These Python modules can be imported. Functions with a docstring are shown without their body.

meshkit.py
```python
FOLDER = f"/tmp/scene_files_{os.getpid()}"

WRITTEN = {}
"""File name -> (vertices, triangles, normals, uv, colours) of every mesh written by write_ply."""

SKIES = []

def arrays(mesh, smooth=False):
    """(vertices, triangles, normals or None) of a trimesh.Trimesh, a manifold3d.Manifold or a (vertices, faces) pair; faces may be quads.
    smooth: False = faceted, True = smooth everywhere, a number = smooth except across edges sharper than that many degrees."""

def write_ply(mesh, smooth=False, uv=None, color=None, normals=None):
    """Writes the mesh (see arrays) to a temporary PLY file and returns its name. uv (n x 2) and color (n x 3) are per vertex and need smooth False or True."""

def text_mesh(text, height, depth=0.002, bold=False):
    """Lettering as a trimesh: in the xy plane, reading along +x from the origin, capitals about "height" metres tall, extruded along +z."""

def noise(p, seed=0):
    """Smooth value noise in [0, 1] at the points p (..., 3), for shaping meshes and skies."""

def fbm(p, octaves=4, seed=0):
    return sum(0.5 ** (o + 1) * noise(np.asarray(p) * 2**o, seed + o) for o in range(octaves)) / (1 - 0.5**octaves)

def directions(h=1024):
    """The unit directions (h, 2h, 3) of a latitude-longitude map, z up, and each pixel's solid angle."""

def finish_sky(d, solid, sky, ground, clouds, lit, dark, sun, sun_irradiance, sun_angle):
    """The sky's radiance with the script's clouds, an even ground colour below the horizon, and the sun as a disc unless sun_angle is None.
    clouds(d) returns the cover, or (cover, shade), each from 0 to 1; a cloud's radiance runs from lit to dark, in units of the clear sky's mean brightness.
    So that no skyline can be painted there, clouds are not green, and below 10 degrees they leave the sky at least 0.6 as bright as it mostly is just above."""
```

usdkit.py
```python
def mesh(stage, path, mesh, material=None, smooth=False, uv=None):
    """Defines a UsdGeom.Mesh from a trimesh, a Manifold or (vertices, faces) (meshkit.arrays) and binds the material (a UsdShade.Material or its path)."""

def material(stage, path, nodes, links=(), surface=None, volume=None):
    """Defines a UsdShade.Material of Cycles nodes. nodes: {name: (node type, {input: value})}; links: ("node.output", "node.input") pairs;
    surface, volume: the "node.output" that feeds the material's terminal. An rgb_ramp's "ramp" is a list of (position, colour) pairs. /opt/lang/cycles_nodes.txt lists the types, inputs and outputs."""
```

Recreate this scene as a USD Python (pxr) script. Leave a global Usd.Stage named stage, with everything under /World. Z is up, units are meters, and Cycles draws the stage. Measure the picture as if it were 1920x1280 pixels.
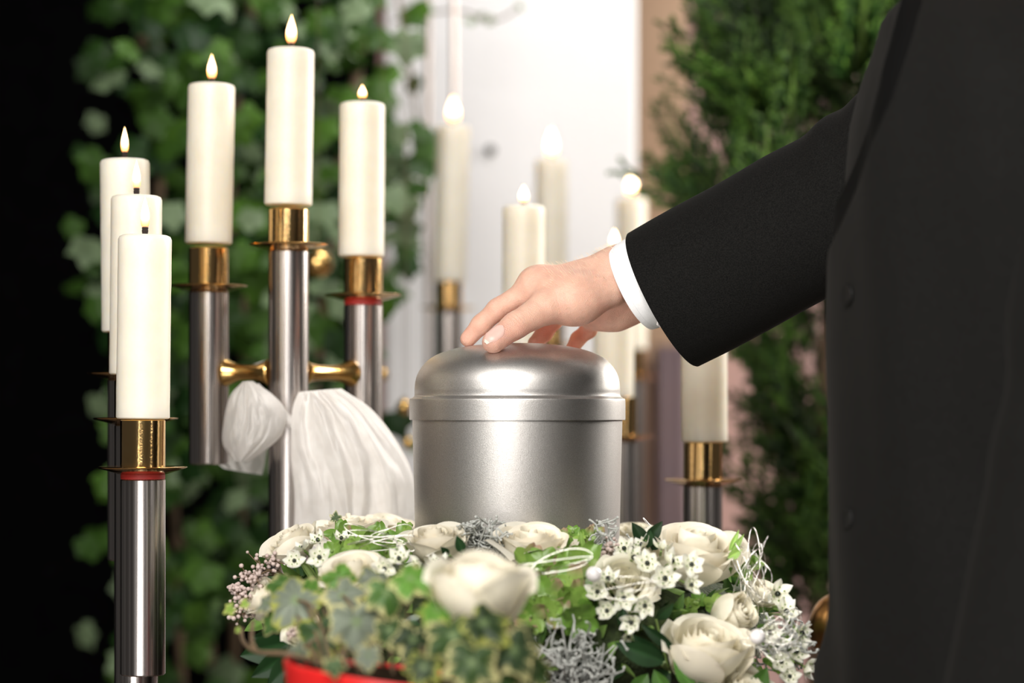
import math, random, numpy as np, trimesh, usdkit, meshkit, manifold3d
from pxr import Usd, UsdGeom, UsdLux, UsdShade, Gf, Sdf, Vt

stage = Usd.Stage.CreateInMemory()
UsdGeom.SetStageUpAxis(stage, 'Z'); UsdGeom.SetStageMetersPerUnit(stage, 1.0)
UsdGeom.Xform.Define(stage, '/World')
PI = math.pi
rng = np.random.default_rng(7)

# ---------------------------------------------------------------- camera, lights, exposure
F = 4533.0; CZ = 1.15; HOR = 770.0            # focal length in pixels, eye height, horizon row
def W(px, py, Y):                              # pixel + distance -> world point
    return np.array([(px - 960) * Y / F, Y, CZ - (py - HOR) * Y / F])
cam = UsdGeom.Camera.Define(stage, '/World/camera')
cam.AddTransformOp().Set(Gf.Matrix4d(1,0,0,0, 0,0,1,0, 0,-1,0,0, 0,0,CZ,1))
cam.CreateFocalLengthAttr(85.0); cam.CreateHorizontalApertureAttr(36.0); cam.CreateVerticalApertureAttr(24.0)
cam.CreateVerticalApertureOffsetAttr((HOR - 640) / F * 85.0)
cam.CreateClippingRangeAttr(Gf.Vec2f(0.05, 60))
cam.CreateFStopAttr(2.8); cam.CreateFocusDistanceAttr(2.21)
cam.CreateExposureAttr(-0.22)

def rect_light(name, pos, target, w, h, power, color=(1, 1, 1)):
    l = UsdLux.RectLight.Define(stage, '/World/' + name)
    pos, target = np.array(pos, float), np.array(target, float)
    z = pos - target; z /= np.linalg.norm(z)
    x = np.cross([0, 0, 1], z); x /= np.linalg.norm(x); y = np.cross(z, x)
    l.AddTransformOp().Set(Gf.Matrix4d(*x, 0, *y, 0, *z, 0, *pos, 1))
    l.CreateWidthAttr(w); l.CreateHeightAttr(h); l.CreateIntensityAttr(power); l.CreateColorAttr(Gf.Vec3f(*color))
    return l
dome = UsdLux.DomeLight.Define(stage, '/World/room_ambient')
dome.CreateIntensityAttr(0.02); dome.CreateColorAttr(Gf.Vec3f(1.0, 0.95, 0.9))
rect_light('front_softbox', (-0.40, 0.60, 2.05), (0, 2.25, 1.1), 1.2, 0.9, 18.0, (1.0, 0.96, 0.91))
rect_light('side_softbox', (1.95, 3.70, 2.15), (0.0, 2.3, 1.1), 1.0, 1.3, 30.0, (1.0, 0.95, 0.88))
rect_light('right_front_softbox', (1.9, 0.55, 1.9), (0, 2.3, 1.1), 0.4, 1.5, 5.0, (1.0, 0.95, 0.9))
rect_light('front_strip', (-0.98, -0.8, 1.25), (-0.1, 2.3, 1.05), 0.22, 1.7, 2.6, (1.0, 0.96, 0.92))
rect_light('front_low_softbox', (-0.50, 0.1, 0.55), (0.0, 2.3, 0.95), 0.8, 0.8, 10.0, (1.0, 0.98, 0.95))
rect_light('panel_lamp', (0.36, 3.15, 2.5), (0.02, 4.2, 1.3), 0.8, 0.5, 18.5, (1.0, 0.97, 0.96))

# ---------------------------------------------------------------- helpers
_used = {}
def numbered(parent, name):
    k = (parent, name); n = _used.get(k, 0); _used[k] = n + 1
    return f'{parent}/{name}' + (f'_{n:03d}' if n else '')
_loc = {}
def tag(p, label=None, cat=None, group=None, kind=None):
    for k, v in (('label', label), ('category', cat), ('group', group), ('kind', kind)):
        if v: p.SetCustomDataByKey(k, v)
def thing(name, label, cat, loc, group=None, kind=None):
    path = numbered('/World', name)
    x = UsdGeom.Xform.Define(stage, path)
    x.AddTranslateOp().Set(Gf.Vec3d(*map(float, loc)))
    _loc[path] = np.array(loc, float)
    tag(x.GetPrim(), label, cat, group, kind)
    return path
def obj(name, mesh, mat, parent='/World', smooth=40, tint=None, kind=None, label=None, cat=None, group=None):
    """one Mesh prim; the mesh is given in world coordinates."""
    path = numbered(parent, name)
    root = '/'.join(path.split('/')[:3])
    off = _loc.get(root, np.zeros(3)) if parent != '/World' else np.zeros(3)
    if hasattr(mesh, 'to_mesh'): mesh = meshkit.arrays(mesh)[:2]
    if isinstance(mesh, trimesh.Trimesh): mesh = (np.array(mesh.vertices), np.array(mesh.faces))
    v, f = np.asarray(mesh[0], float) - off, np.asarray(mesh[1], int)
    if tint is not None: smooth = True
    use = np.unique(f)
    if len(use) < len(v):
        k = np.zeros(len(v), int); k[use] = np.arange(len(use)); f = k[f]; v = v[use]; tint = None if tint is None else np.asarray(tint)[use]
    m = usdkit.mesh(stage, path, (v, f), MAT[mat] if isinstance(mat, str) else mat, smooth)
    if tint is not None:
        UsdGeom.PrimvarsAPI(m).CreatePrimvar('tint', Sdf.ValueTypeNames.Color3fArray, 'vertex').Set(Vt.Vec3fArray.FromNumpy(np.asarray(tint, np.float32)))
    tag(m.GetPrim(), label, cat, group, kind)
    return path
def struct(name, mesh, mat, smooth=40):
    return obj(name, mesh, mat, kind='structure', smooth=smooth)

def cat(*ms):
    vs, fs, n = [], [], 0
    for v, f in ms:
        v = np.asarray(v, float); f = np.asarray(f, int)
        if f.shape[1] == 4: f = np.vstack([f[:, [0, 1, 2]], f[:, [0, 2, 3]]])
        vs.append(v); fs.append(f + n); n += len(v)
    return np.vstack(vs), np.vstack(fs)
def grid(P, closeu=False, closev=False):
    """P (nu, nv, 3) -> mesh"""
    nu, nv = P.shape[:2]
    i = np.arange(nu if closeu else nu - 1); j = np.arange(nv if closev else nv - 1)
    I, J = np.meshgrid(i, j, indexing='ij'); I2, J2 = (I + 1) % nu, (J + 1) % nv
    a, b, c, d = I * nv + J, I2 * nv + J, I2 * nv + J2, I * nv + J2
    f = np.stack([a, b, c, d], -1).reshape(-1, 4)
    return P.reshape(-1, 3), np.vstack([f[:, [0, 1, 2]], f[:, [0, 2, 3]]])
def lathe(prof, n=64, at=(0, 0, 0), tilt=None):
    """profile (r, z) from bottom to top; ends at r=0 close the shape."""
    prof = np.array(prof, float); a = np.linspace(0, 2 * PI, n, endpoint=False)
    P = np.stack([np.cos(a)[:, None] * prof[:, 0], np.sin(a)[:, None] * prof[:, 0], np.broadcast_to(prof[:, 1], (n, len(prof)))], -1)
    v, f = grid(P, closeu=True)
    v = v + 0.0
    if tilt is not None: v = v @ tilt.T
    return v + np.array(at), f
def bez(points, n):
    """Catmull-Rom through the points"""
    p = np.array(points, float); p = np.vstack([2 * p[0] - p[1], p, 2 * p[-1] - p[-2]])
    t = np.linspace(0, len(p) - 3 - 1e-9, n); i = t.astype(int); u = (t - i)[:, None]
    a, b, c, d = p[i], p[i + 1], p[i + 2], p[i + 3]
    return 0.5 * (2 * b + (c - a) * u + (2 * a - 5 * b + 4 * c - d) * u**2 + (3 * b - a - 3 * c + d) * u**3)
def tube(path, radius, n=8, caps=True):
    p = np.array(path, float); r = np.broadcast_to(radius, (len(p),)).astype(float)
    t = np.gradient(p, axis=0); t /= np.linalg.norm(t, axis=1)[:, None] + 1e-12
    up = np.array([0, 0, 1.0]) if abs(t[0, 2]) < 0.9 else np.array([1.0, 0, 0])
    rows = []; a = np.linspace(0, 2 * PI, n, endpoint=False); x = np.cross(up, t[0])
    for k in range(len(p)):
        x = x - t[k] * (x @ t[k]); x /= np.linalg.norm(x) + 1e-12; y = np.cross(t[k], x)
        rows.append(p[k] + r[k] * (np.cos(a)[:, None] * x + np.sin(a)[:, None] * y))
    v, f = grid(np.array(rows), closev=True)
    if caps:
        m = len(v); v = np.vstack([v, p[:1], p[-1:]]); k = np.arange(n); k2 = (k + 1) % n
        f = np.vstack([f, np.stack([np.full(n, m), k2, k], 1), np.stack([np.full(n, m + 1), m - n + k, m - n + k2], 1)])
    return v, f
def box(c, s, bevel=0.0):
    c, s = np.array(c, float), np.array(s, float)
    if bevel <= 0:
        b = trimesh.creation.box(extents=s); b.apply_translation(c); return np.array(b.vertices), np.array(b.faces)
    h = s / 2 - bevel
    m = manifold3d.Manifold.batch_hull([manifold3d.Manifold.sphere(bevel, 12).translate(list(map(float, c + h * np.array(q)))) for q in np.ndindex(2, 2, 2) for q in [np.array(q) * 2 - 1]])
    return meshkit.arrays(m)[:2]
def ball(c, r, sub=2, scale=(1, 1, 1)):
    s = trimesh.creation.icosphere(subdivisions=sub, radius=1.0)
    return np.array(s.vertices) * np.array(scale) * r + np.array(c), np.array(s.faces)
def basis(axis, spin=0.0):
    """rotation matrix whose third column is axis"""
    z = np.array(axis, float); z /= np.linalg.norm(z)
    x = np.cross([0, 0, 1], z) if abs(z[2]) < 0.95 else np.cross([0, 1, 0], z)
    x /= np.linalg.norm(x); y = np.cross(z, x); c, s = math.cos(spin), math.sin(spin)
    return np.stack([c * x + s * y, -s * x + c * y, z], 1)
def put(mesh, R=None, at=(0, 0, 0), s=1.0):
    v = np.asarray(mesh[0]) * s
    if R is not None: v = v @ R.T
    return v + np.array(at), mesh[1]
def lerp(a, b, t): return a + (b - a) * t
def smooth01(a, b, x):
    t = np.clip((x - a) / (b - a), 0, 1); return t * t * (3 - 2 * t)

# ---------------------------------------------------------------- materials
MAT = {}
def mat(name, nodes, links=(), surface='p.BSDF'):
    MAT[name] = usdkit.material(stage, '/World/Looks/' + name, nodes, links, surface=surface)
def plain(name, c1, c2=None, rough=0.5, scale=20, bump=0.0, bscale=200, **k):
    nodes = {'g': ('texture_coordinate', {}), 'n': ('noise_texture', {'scale': scale, 'detail': 4.0}), 'r': ('rgb_ramp', {'ramp': [(0.3, c1), (0.7, c2 or c1)]}),
             'p': ('principled_bsdf', {'roughness': rough, **k})}
    links = [('g.object', 'n.vector'), ('n.fac', 'r.fac'), ('r.color', 'p.base_color')]
    if bump:
        nodes['bn'] = ('noise_texture', {'scale': bscale, 'detail': 3.0}); nodes['b'] = ('bump', {'strength': bump, 'distance': 0.002})
        links += [('g.object', 'bn.vector'), ('bn.fac', 'b.height'), ('b.normal', 'p.normal')]
    mat(name, nodes, links)
def leafy(name, translucent=0.3, rough=0.4, tintmul=None, scale=60, spec=0.5, trans_col=None):
    """reads the mesh's tint, mottles it and lets light through"""
    mat(name, {'a': ('attribute', {'attribute': 'tint'}), 'g': ('texture_coordinate', {}), 'n': ('noise_texture', {'scale': scale, 'detail': 3.0}),
               'r': ('rgb_ramp', {'ramp': [(0.3, (0.75, 0.75, 0.75)), (0.7, (1.1, 1.1, 1.1))]}), 'm': ('mix', {'mix_type': 'multiply', 'fac': 1.0}),
               'p': ('principled_bsdf', {'roughness': rough, 'specular_ior_level': spec}), 't': ('translucent_bsdf', {}), 'x': ('mix_closure', {'fac': translucent})},
        [('g.object', 'n.vector'), ('n.fac', 'r.fac'), ('a.color', 'm.color1'), ('r.color', 'm.color2'), ('m.color', 'p.base_color'), ('m.color', 't.color'), ('p.BSDF', 'x.closure1'), ('t.BSDF', 'x.closure2')], surface='x.closure')
plain('wax', (0.70, 0.645, 0.535), (0.76, 0.71, 0.605), rough=0.42, scale=30, bump=0.12, bscale=60, subsurface_weight=0.35, subsurface_radius=(1.0, 0.7, 0.4), subsurface_scale=0.006)
plain('wick', (0.02, 0.012, 0.01), rough=0.9)
plain('brass', (0.80, 0.50, 0.20), (0.86, 0.58, 0.26), rough=0.13, scale=40, metallic=1.0, bump=0.05, bscale=500)
plain('gilt', (0.80, 0.48, 0.14), (0.88, 0.58, 0.22), rough=0.22, scale=30, metallic=1.0)
plain('old_brass', (0.30, 0.15, 0.05), (0.50, 0.28, 0.10), rough=0.3, scale=60, metallic=1.0)
plain('gasket', (0.35, 0.02, 0.015), rough=0.6)
# brushed steel: streaks along the tube
mat('steel', {'g': ('texture_coordinate', {}), 'mp': ('mapping', {'scale': (1.0, 1.0, 0.0015)}), 'n': ('noise_texture', {'scale': 700.0, 'detail': 4.0}),
              'r': ('rgb_ramp', {'ramp': [(0.3, (0.42, 0.38, 0.36)), (0.7, (0.60, 0.56, 0.54))]}), 'rr': ('map_range', {'from_min': 0.3, 'from_max': 0.7, 'to_min': 0.16, 'to_max': 0.34}),
              'p': ('principled_bsdf', {'metallic': 1.0})},
    [('g.object', 'mp.vector'), ('mp.vector', 'n.vector'), ('n.fac', 'r.fac'), ('r.color', 'p.base_color'), ('n.fac', 'rr.value'), ('rr.result', 'p.roughness')])
mat('urn_metal', {'g': ('texture_coordinate', {}), 'n': ('noise_texture', {'scale': 1400.0, 'detail': 2.0}), 'b': ('bump', {'strength': 0.25, 'distance': 0.0004}),
                  'r': ('rgb_ramp', {'ramp': [(0.3, (0.50, 0.48, 0.46)), (0.7, (0.68, 0.66, 0.64))]}), 'p': ('principled_bsdf', {'metallic': 1.0, 'roughness': 0.43})},
    [('g.object', 'n.vector'), ('n.fac', 'r.fac'), ('r.color', 'p.base_color'), ('n.fac', 'b.height'), ('b.normal', 'p.normal')])
mat('flame', {'a': ('attribute', {'attribute': 'tint'}), 'e': ('emission', {'strength': 7.0}), 'lw': ('layer_weight', {'blend': 0.35}), 'o': ('mix', {'mix_type': 'multiply', 'color2': (1.0, 0.42, 0.10)}), 't': ('transparent_bsdf', {'color': (1.0, 1.0, 1.0)}), 'sr': ('separate_color', {}),
              'mm': ('map_range', {'from_min': 0.0, 'from_max': 0.6, 'to_min': 0.15, 'to_max': 0.93, 'clamp': True}), 'x': ('mix_closure', {})},
    [('a.color', 'o.color1'), ('lw.facing', 'o.fac'), ('o.color', 'e.color'), ('a.color', 'sr.color'), ('sr.r', 'mm.value'), ('mm.result', 'x.fac'), ('t.BSDF', 'x.closure1'), ('e.emission', 'x.closure2')], surface='x.closure')
mat('suit', {'g': ('texture_coordinate', {}), 'n': ('noise_texture', {'scale': 900.0, 'detail': 2.0}), 'n2': ('noise_texture', {'scale': 9.0, 'detail': 3.0}),
             'r': ('rgb_ramp', {'ramp': [(0.35, (0.0035, 0.0035, 0.0033)), (0.7, (0.010, 0.0097, 0.009))]}), 'b': ('bump', {'strength': 0.5, 'distance': 0.0006}),
             'p': ('principled_bsdf', {'roughness': 0.85, 'specular_ior_level': 0.08, 'sheen_weight': 0.02, 'sheen_roughness': 0.5, 'sheen_tint': (0.8, 0.75, 0.7)})},
    [('g.object', 'n.vector'), ('n.fac', 'r.fac'), ('r.color', 'p.base_color'), ('n.fac', 'b.height'), ('b.normal', 'p.normal')])
plain('shade_black', (0.002, 0.002, 0.002), rough=0.8, specular_ior_level=0.1)  # near-black for the painted shade strip on the jacket front
plain('button', (0.004, 0.004, 0.004), rough=0.6, specular_ior_level=0.2)
plain('shirt', (0.80, 0.80, 0.81), (0.86, 0.86, 0.87), rough=0.8, scale=400, bump=0.15, bscale=1200)
mat('skin', {'a': ('attribute', {'attribute': 'tint'}), 'g': ('texture_coordinate', {}), 'n': ('noise_texture', {'scale': 90.0, 'detail': 4.0}), 'r': ('rgb_ramp', {'ramp': [(0.3, (0.90, 0.86, 0.84)), (0.7, (1.06, 1.05, 1.04))]}),
             'm': ('mix', {'mix_type': 'multiply', 'fac': 1.0}), 'v': ('voronoi_texture', {'scale': 900.0}), 'b': ('bump', {'strength': 0.5, 'distance': 0.0006}),
             'p': ('principled_bsdf', {'roughness': 0.5, 'specular_ior_level': 0.4, 'subsurface_weight': 0.25, 'subsurface_radius': (1.0, 0.35, 0.2), 'subsurface_scale': 0.006})},
    [('g.object', 'n.vector'), ('g.object', 'v.vector'), ('n.fac', 'r.fac'), ('a.color', 'm.color1'), ('r.color', 'm.color2'), ('m.color', 'p.base_color'), ('v.distance', 'b.height'), ('b.normal', 'p.normal')])
plain('nail', (0.68, 0.42, 0.36), (0.73, 0.48, 0.42), rough=0.36, scale=100)
plain('nail_tip', (0.78, 0.66, 0.58), rough=0.25)
plain('hair', (0.05, 0.03, 0.02), (0.09, 0.06, 0.04), rough=0.5)
plain('arm_hair', (0.90, 0.75, 0.55), rough=0.4)
mat('petal', {'a': ('attribute', {'attribute': 'tint'}), 'p': ('principled_bsdf', {'roughness': 0.55, 'specular_ior_level': 0.25}), 't': ('translucent_bsdf', {}), 'x': ('mix_closure', {'fac': 0.35}),
              'g': ('texture_coordinate', {}), 'n': ('noise_texture', {'scale': 220.0, 'detail': 3.0}), 'b': ('bump', {'strength': 0.2, 'distance': 0.0008})},
    [('a.color', 'p.base_color'), ('a.color', 't.color'), ('g.object', 'n.vector'), ('n.fac', 'b.height'), ('b.normal', 'p.normal'), ('p.BSDF', 'x.closure1'), ('t.BSDF', 'x.closure2')], surface='x.closure')
leafy('leaf', 0.22, 0.38)
leafy('ivy_leaf', 0.25, 0.45, scale=25, spec=0.22)
leafy('glossy_leaf', 0.10, 0.36, scale=40, spec=0.3)
leafy('thuja', 0.40, 0.5, scale=30)
plain('moss', (0.012, 0.022, 0.006), (0.05, 0.075, 0.02), rough=0.9, scale=120, bump=1.0, bscale=300)
plain('bark', (0.07, 0.04, 0.022), (0.16, 0.10, 0.06), rough=0.85, scale=60, bump=0.6, bscale=120)
plain('vine', (0.10, 0.065, 0.035), (0.17, 0.11, 0.06), rough=0.7, scale=60)
plain('stem_green', (0.13, 0.22, 0.05), (0.22, 0.30, 0.09), rough=0.5)
plain('black_seed', (0.004, 0.006, 0.004), (0.02, 0.03, 0.015), rough=0.18, scale=200)
plain('silver_twig', (0.33, 0.345, 0.325), (0.54, 0.55, 0.52), rough=0.7, scale=200)
plain('bud_pink', (0.40, 0.31, 0.28), (0.58, 0.47, 0.43), rough=0.7, scale=300)
plain('silver_wire', (0.85, 0.83, 0.78), rough=0.15, metallic=1.0)
plain('pearl', (0.82, 0.78, 0.77), (0.88, 0.85, 0.84), rough=0.12, scale=30, coat_weight=0.6)
plain('red_pot', (0.55, 0.012, 0.012), (0.62, 0.02, 0.018), rough=0.35)
plain('soil', (0.012, 0.008, 0.005), (0.030, 0.020, 0.013), rough=0.95, scale=200, bump=1.0, specular_ior_level=0.0)
plain('dark_wood', (0.035, 0.02, 0.012), (0.06, 0.035, 0.02), rough=0.45, scale=12)
plain('clay', (0.20, 0.09, 0.05), (0.28, 0.13, 0.08), rough=0.8)
plain('black_wall', (0.0016, 0.0016, 0.0018), (0.0024, 0.0024, 0.0026), rough=0.95, specular_ior_level=0.0)
plain('white_panel', (0.80, 0.79, 0.80), (0.83, 0.82, 0.83), rough=0.7, scale=2)
plain('pink_wall', (0.56, 0.36, 0.31), (0.50, 0.33, 0.33), rough=0.85, scale=1.6)
plain('tan_trim', (0.42, 0.27, 0.17), (0.48, 0.32, 0.21), rough=0.7, scale=4)
plain('violet', (0.22, 0.165, 0.19), (0.27, 0.19, 0.19), rough=0.8, scale=5)
plain('floor_stone', (0.10, 0.075, 0.06), (0.15, 0.115, 0.095), rough=0.5, scale=6)
plain('pole_metal', (0.42, 0.36, 0.33), (0.5, 0.43, 0.40), rough=0.35, metallic=1.0)
plain('iron', (0.05, 0.05, 0.05), (0.09, 0.085, 0.08), rough=0.5, metallic=0.6)
mat('organza', {'g': ('texture_coordinate', {}), 'n': ('noise_texture', {'scale': 60.0, 'detail': 4.0}), 'r': ('rgb_ramp', {'ramp': [(0.3, (0.80, 0.77, 0.74)), (0.7, (0.93, 0.91, 0.89))]}),
                'd': ('principled_bsdf', {'roughness': 0.5, 'sheen_weight': 0.3}), 't': ('translucent_bsdf', {}), 'c': ('transparent_bsdf', {'color': (1.0, 1.0, 1.0)}), 'x': ('mix_closure', {'fac': 0.4}), 'y': ('mix_closure', {'fac': 0.22})},
    [('g.object', 'n.vector'), ('n.fac', 'r.fac'), ('r.color', 'd.base_color'), ('r.color', 't.color'), ('d.BSDF', 'x.closure1'), ('t.BSDF', 'x.closure2'), ('x.closure', 'y.closure1'), ('c.BSDF', 'y.closure2')], surface='y.closure')

# ---------------------------------------------------------------- the setting
struct('floor', box((0, 2.0, -0.05), (8, 8, 0.1)), 'floor_stone')
struct('wall_back', box((1.0, 5.05, 1.8), (7.0, 0.1, 3.6)), 'pink_wall')
struct('wall_left', box((-1.74, 4.30, 1.8), (3.0, 0.1, 3.6)), 'black_wall')
p = thing('white_panel', 'tall plain white panel behind the tall blurred candles', 'panel', (0, 4.25, 0))
obj('board', box((-0.002, 4.25, 1.65), (0.44, 0.05, 3.3), 0.006), 'white_panel', p)
obj('foot', box((-0.002, 4.25, 0.02), (0.40, 0.30, 0.04), 0.008), 'white_panel', p)
struct('trim_1', box((0.285, 4.92, 1.8), (0.13, 0.16, 3.6), 0.01), 'tan_trim')
p = thing('hook', 'small dark hook on the white panel', 'hook', W(920, 284, 4.22))
c = W(920, 282, 4.222)
obj('plate', put(lathe([(0, 0), (0.009, 0), (0.009, 0.003), (0, 0.004)], 20), basis((0, -1, 0)), c), 'iron', p)
obj('prong', tube(bez([c, c + [0, -0.012, 0], c + [0, -0.018, -0.008], c + [0, -0.016, 0.004]], 12), 0.0025, 8), 'iron', p)
for px, lab in ((803, 'slim metal pole left of the tall blurred candle'), (851, 'slim metal pole rising directly behind the tall blurred candle')):
    b = W(px, 770, 3.85); p = thing('metal_pole', lab, 'pole', (b[0], b[1], 0), 'slim metal poles before the white panel')
    obj('shaft', lathe([(0, 0.02), (0.005, 0.02), (0.005, 2.6), (0, 2.6)], 20, (b[0], b[1], 0)), 'pole_metal', p)
    obj('foot', lathe([(0, 0), (0.016, 0), (0.016, 0.012), (0.008, 0.02), (0, 0.02)], 32, (b[0], b[1], 0)), 'pole_metal', p)
b = W(1258, 900, 4.85)
p = thing('violet_banner', 'narrow violet banner hanging beside the tan pilaster', 'banner', (b[0], 4.8, 0.0))
zz = np.linspace(0.2, 1.28, 24); xx = np.linspace(-0.035, 0.035, 12)
P = np.stack([np.broadcast_to(b[0] + xx[:, None], (12, 24)), 4.80 + 0.008 * np.sin(xx[:, None] * 200 + zz * 1.5), np.broadcast_to(zz, (12, 24))], -1)
Pb = P + [0, 0.004, 0]
obj('cloth', cat(grid(P), grid(Pb[::-1])), 'violet', p)

# ---------------------------------------------------------------- table, urn
p = thing('table', 'dark wooden table under the flowers and the urn', 'table', (-0.04, 2.0, 0))
obj('tabletop', box((-0.045, 2.0, 0.815), (0.53, 0.88, 0.03), 0.006), 'dark_wood', p)
for sx in (-0.28, 0.19):
    for sy in (1.6, 2.4): obj('leg', box((sx, sy, 0.40), (0.045, 0.045, 0.80), 0.004), 'dark_wood', p)
UY = 2.27; UX = W(970, 0, UY)[0]; S = F / UY
def uz(py): return CZ - (py - HOR) / S
p = thing('riser', 'round dark riser on the table beneath the urn', 'riser', (UX, UY, 0.83))
obj('drum', lathe([(0, 0.831), (0.142, 0.831), (0.142, 0.897), (0.137, 0.903), (0, 0.903)], 64, (UX, UY, 0)), 'dark_wood', p)
p = thing('urn', 'brushed silver metal cremation urn standing inside the flower wreath', 'urn', (UX, UY, 0.904))
rb = 0.0985
body = [(0, 0.904), (rb - .010, 0.904), (rb - .0065, 0.907), (rb - .0055, 0.912), (rb, uz(790)), (rb, uz(770)), (rb - .003, uz(770)), (0.0, uz(770))]
obj('body', lathe(body, 128, (UX, UY, 0)), 'urn_metal', p)
px = [(202, 786), (202.3, 784), (202.3, 752), (201, 748), (197, 745.5), (193.5, 742.5), (192.6, 738), (192.5, 728), (190.5, 712), (186, 699), (178, 686), (166, 674), (150, 664.5), (130, 657), (100, 650), (60, 645), (25, 643.2), (0, 643)]
prof = bez([(x / S, uz(y)) for x, y in px], 90); prof[:, 0] = np.maximum(prof[:, 0], 0); prof[-1, 0] = 0
obj('lid', lathe([(rb + .0006, prof[0, 1])] + list(prof), 160, (UX, UY, 0)), 'urn_metal', p, smooth=50)
def dome_z(x, y):
    r = math.hypot(x - UX, y - UY); q = prof[::-1]
    return float(np.interp(r, q[:60, 0], q[:60, 1]))

# ---------------------------------------------------------------- candles and their stands
CR = 0.02425; CUP = 0.0205; TUB = 0.0205
def flame_mesh(c, h, w, lean=0.0):
    t = np.linspace(0, 1, 26)
    r = w * np.sin(PI * t**0.75)**0.85 * (1 - 0.35 * t); r[0] = r[-1] = 0
    v, f = lathe(np.stack([r, t * h], 1), 24)
    tt = np.clip(v[:, 2] / h, 0, 1); v[:, 0] += lean * h * tt**2
    col = np.stack([np.interp(tt, [0, .12, .3, .5, 1], [.10, .35, 1.0, 1.3, 1.0]), np.interp(tt, [0, .12, .3, .5, 1], [.07, .16, .62, 1.2, .72]), np.interp(tt, [0, .12, .3, .5, 1], [.10, .06, .20, .9, .30])], 1)
    return (v + c, f), col
def candle(px, top, bottom, Y, label, fh=0.03, fw=0.0056, tiltpx=0, lean=0.0, hot=1.0, wickh=0.0055, group='lit white candles'):
    b = W(px - tiltpx, bottom, Y); t = W(px, top, Y); d = t - b; h = np.linalg.norm(d)
    p = thing('candle', label, 'candle', b, group)
    R = basis(d); R = np.stack([np.cross([0, 1, 0], R[:, 2]) / np.linalg.norm(np.cross([0, 1, 0], R[:, 2])), [0, 1, 0], R[:, 2]], 1)
    prof = [(0, 0), (CR - .0015, 0), (CR, .0015)] + [(CR * (1 + .004 * math.sin(9 * k + px)), h * k / 12) for k in range(1, 12)] + [(CR, h - .004), (CR - .0012, h - .0012), (CR - .004, h), (CR * .75, h - .0012), (CR * .35, h - .003), (0, h - .0035)]
    v, f = lathe(prof, 72)
    v[:, :2] *= (1 + 0.012 * (meshkit.noise(np.stack([np.arctan2(v[:, 1], v[:, 0]) * 1.2, v[:, 2] * 30, 0 * v[:, 2] + px], 1)) - .5))[:, None]
    obj('wax', put((v, f), R, b), 'wax', p, smooth=50)
    wk = bez([(0, 0, h - .006), (0, 0, h + wickh * .5), (lean * .01, 0, h + wickh)], 8)
    obj('wick', put(cat(tube(wk, np.array([.0022, .0022, .0024, .0027, .003, .0028, .0024, .0014]), 8), ball((lean * .01, 0, h + wickh), .0031, 1, (1, 1, .6))), R, b), 'wick', p)
    fm, col = flame_mesh(b + R @ np.array([lean * .01, 0, h + wickh - .002]), fh, fw, lean)
    obj('flame', fm, 'flame', p, tint=col * hot)
    return p
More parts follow.
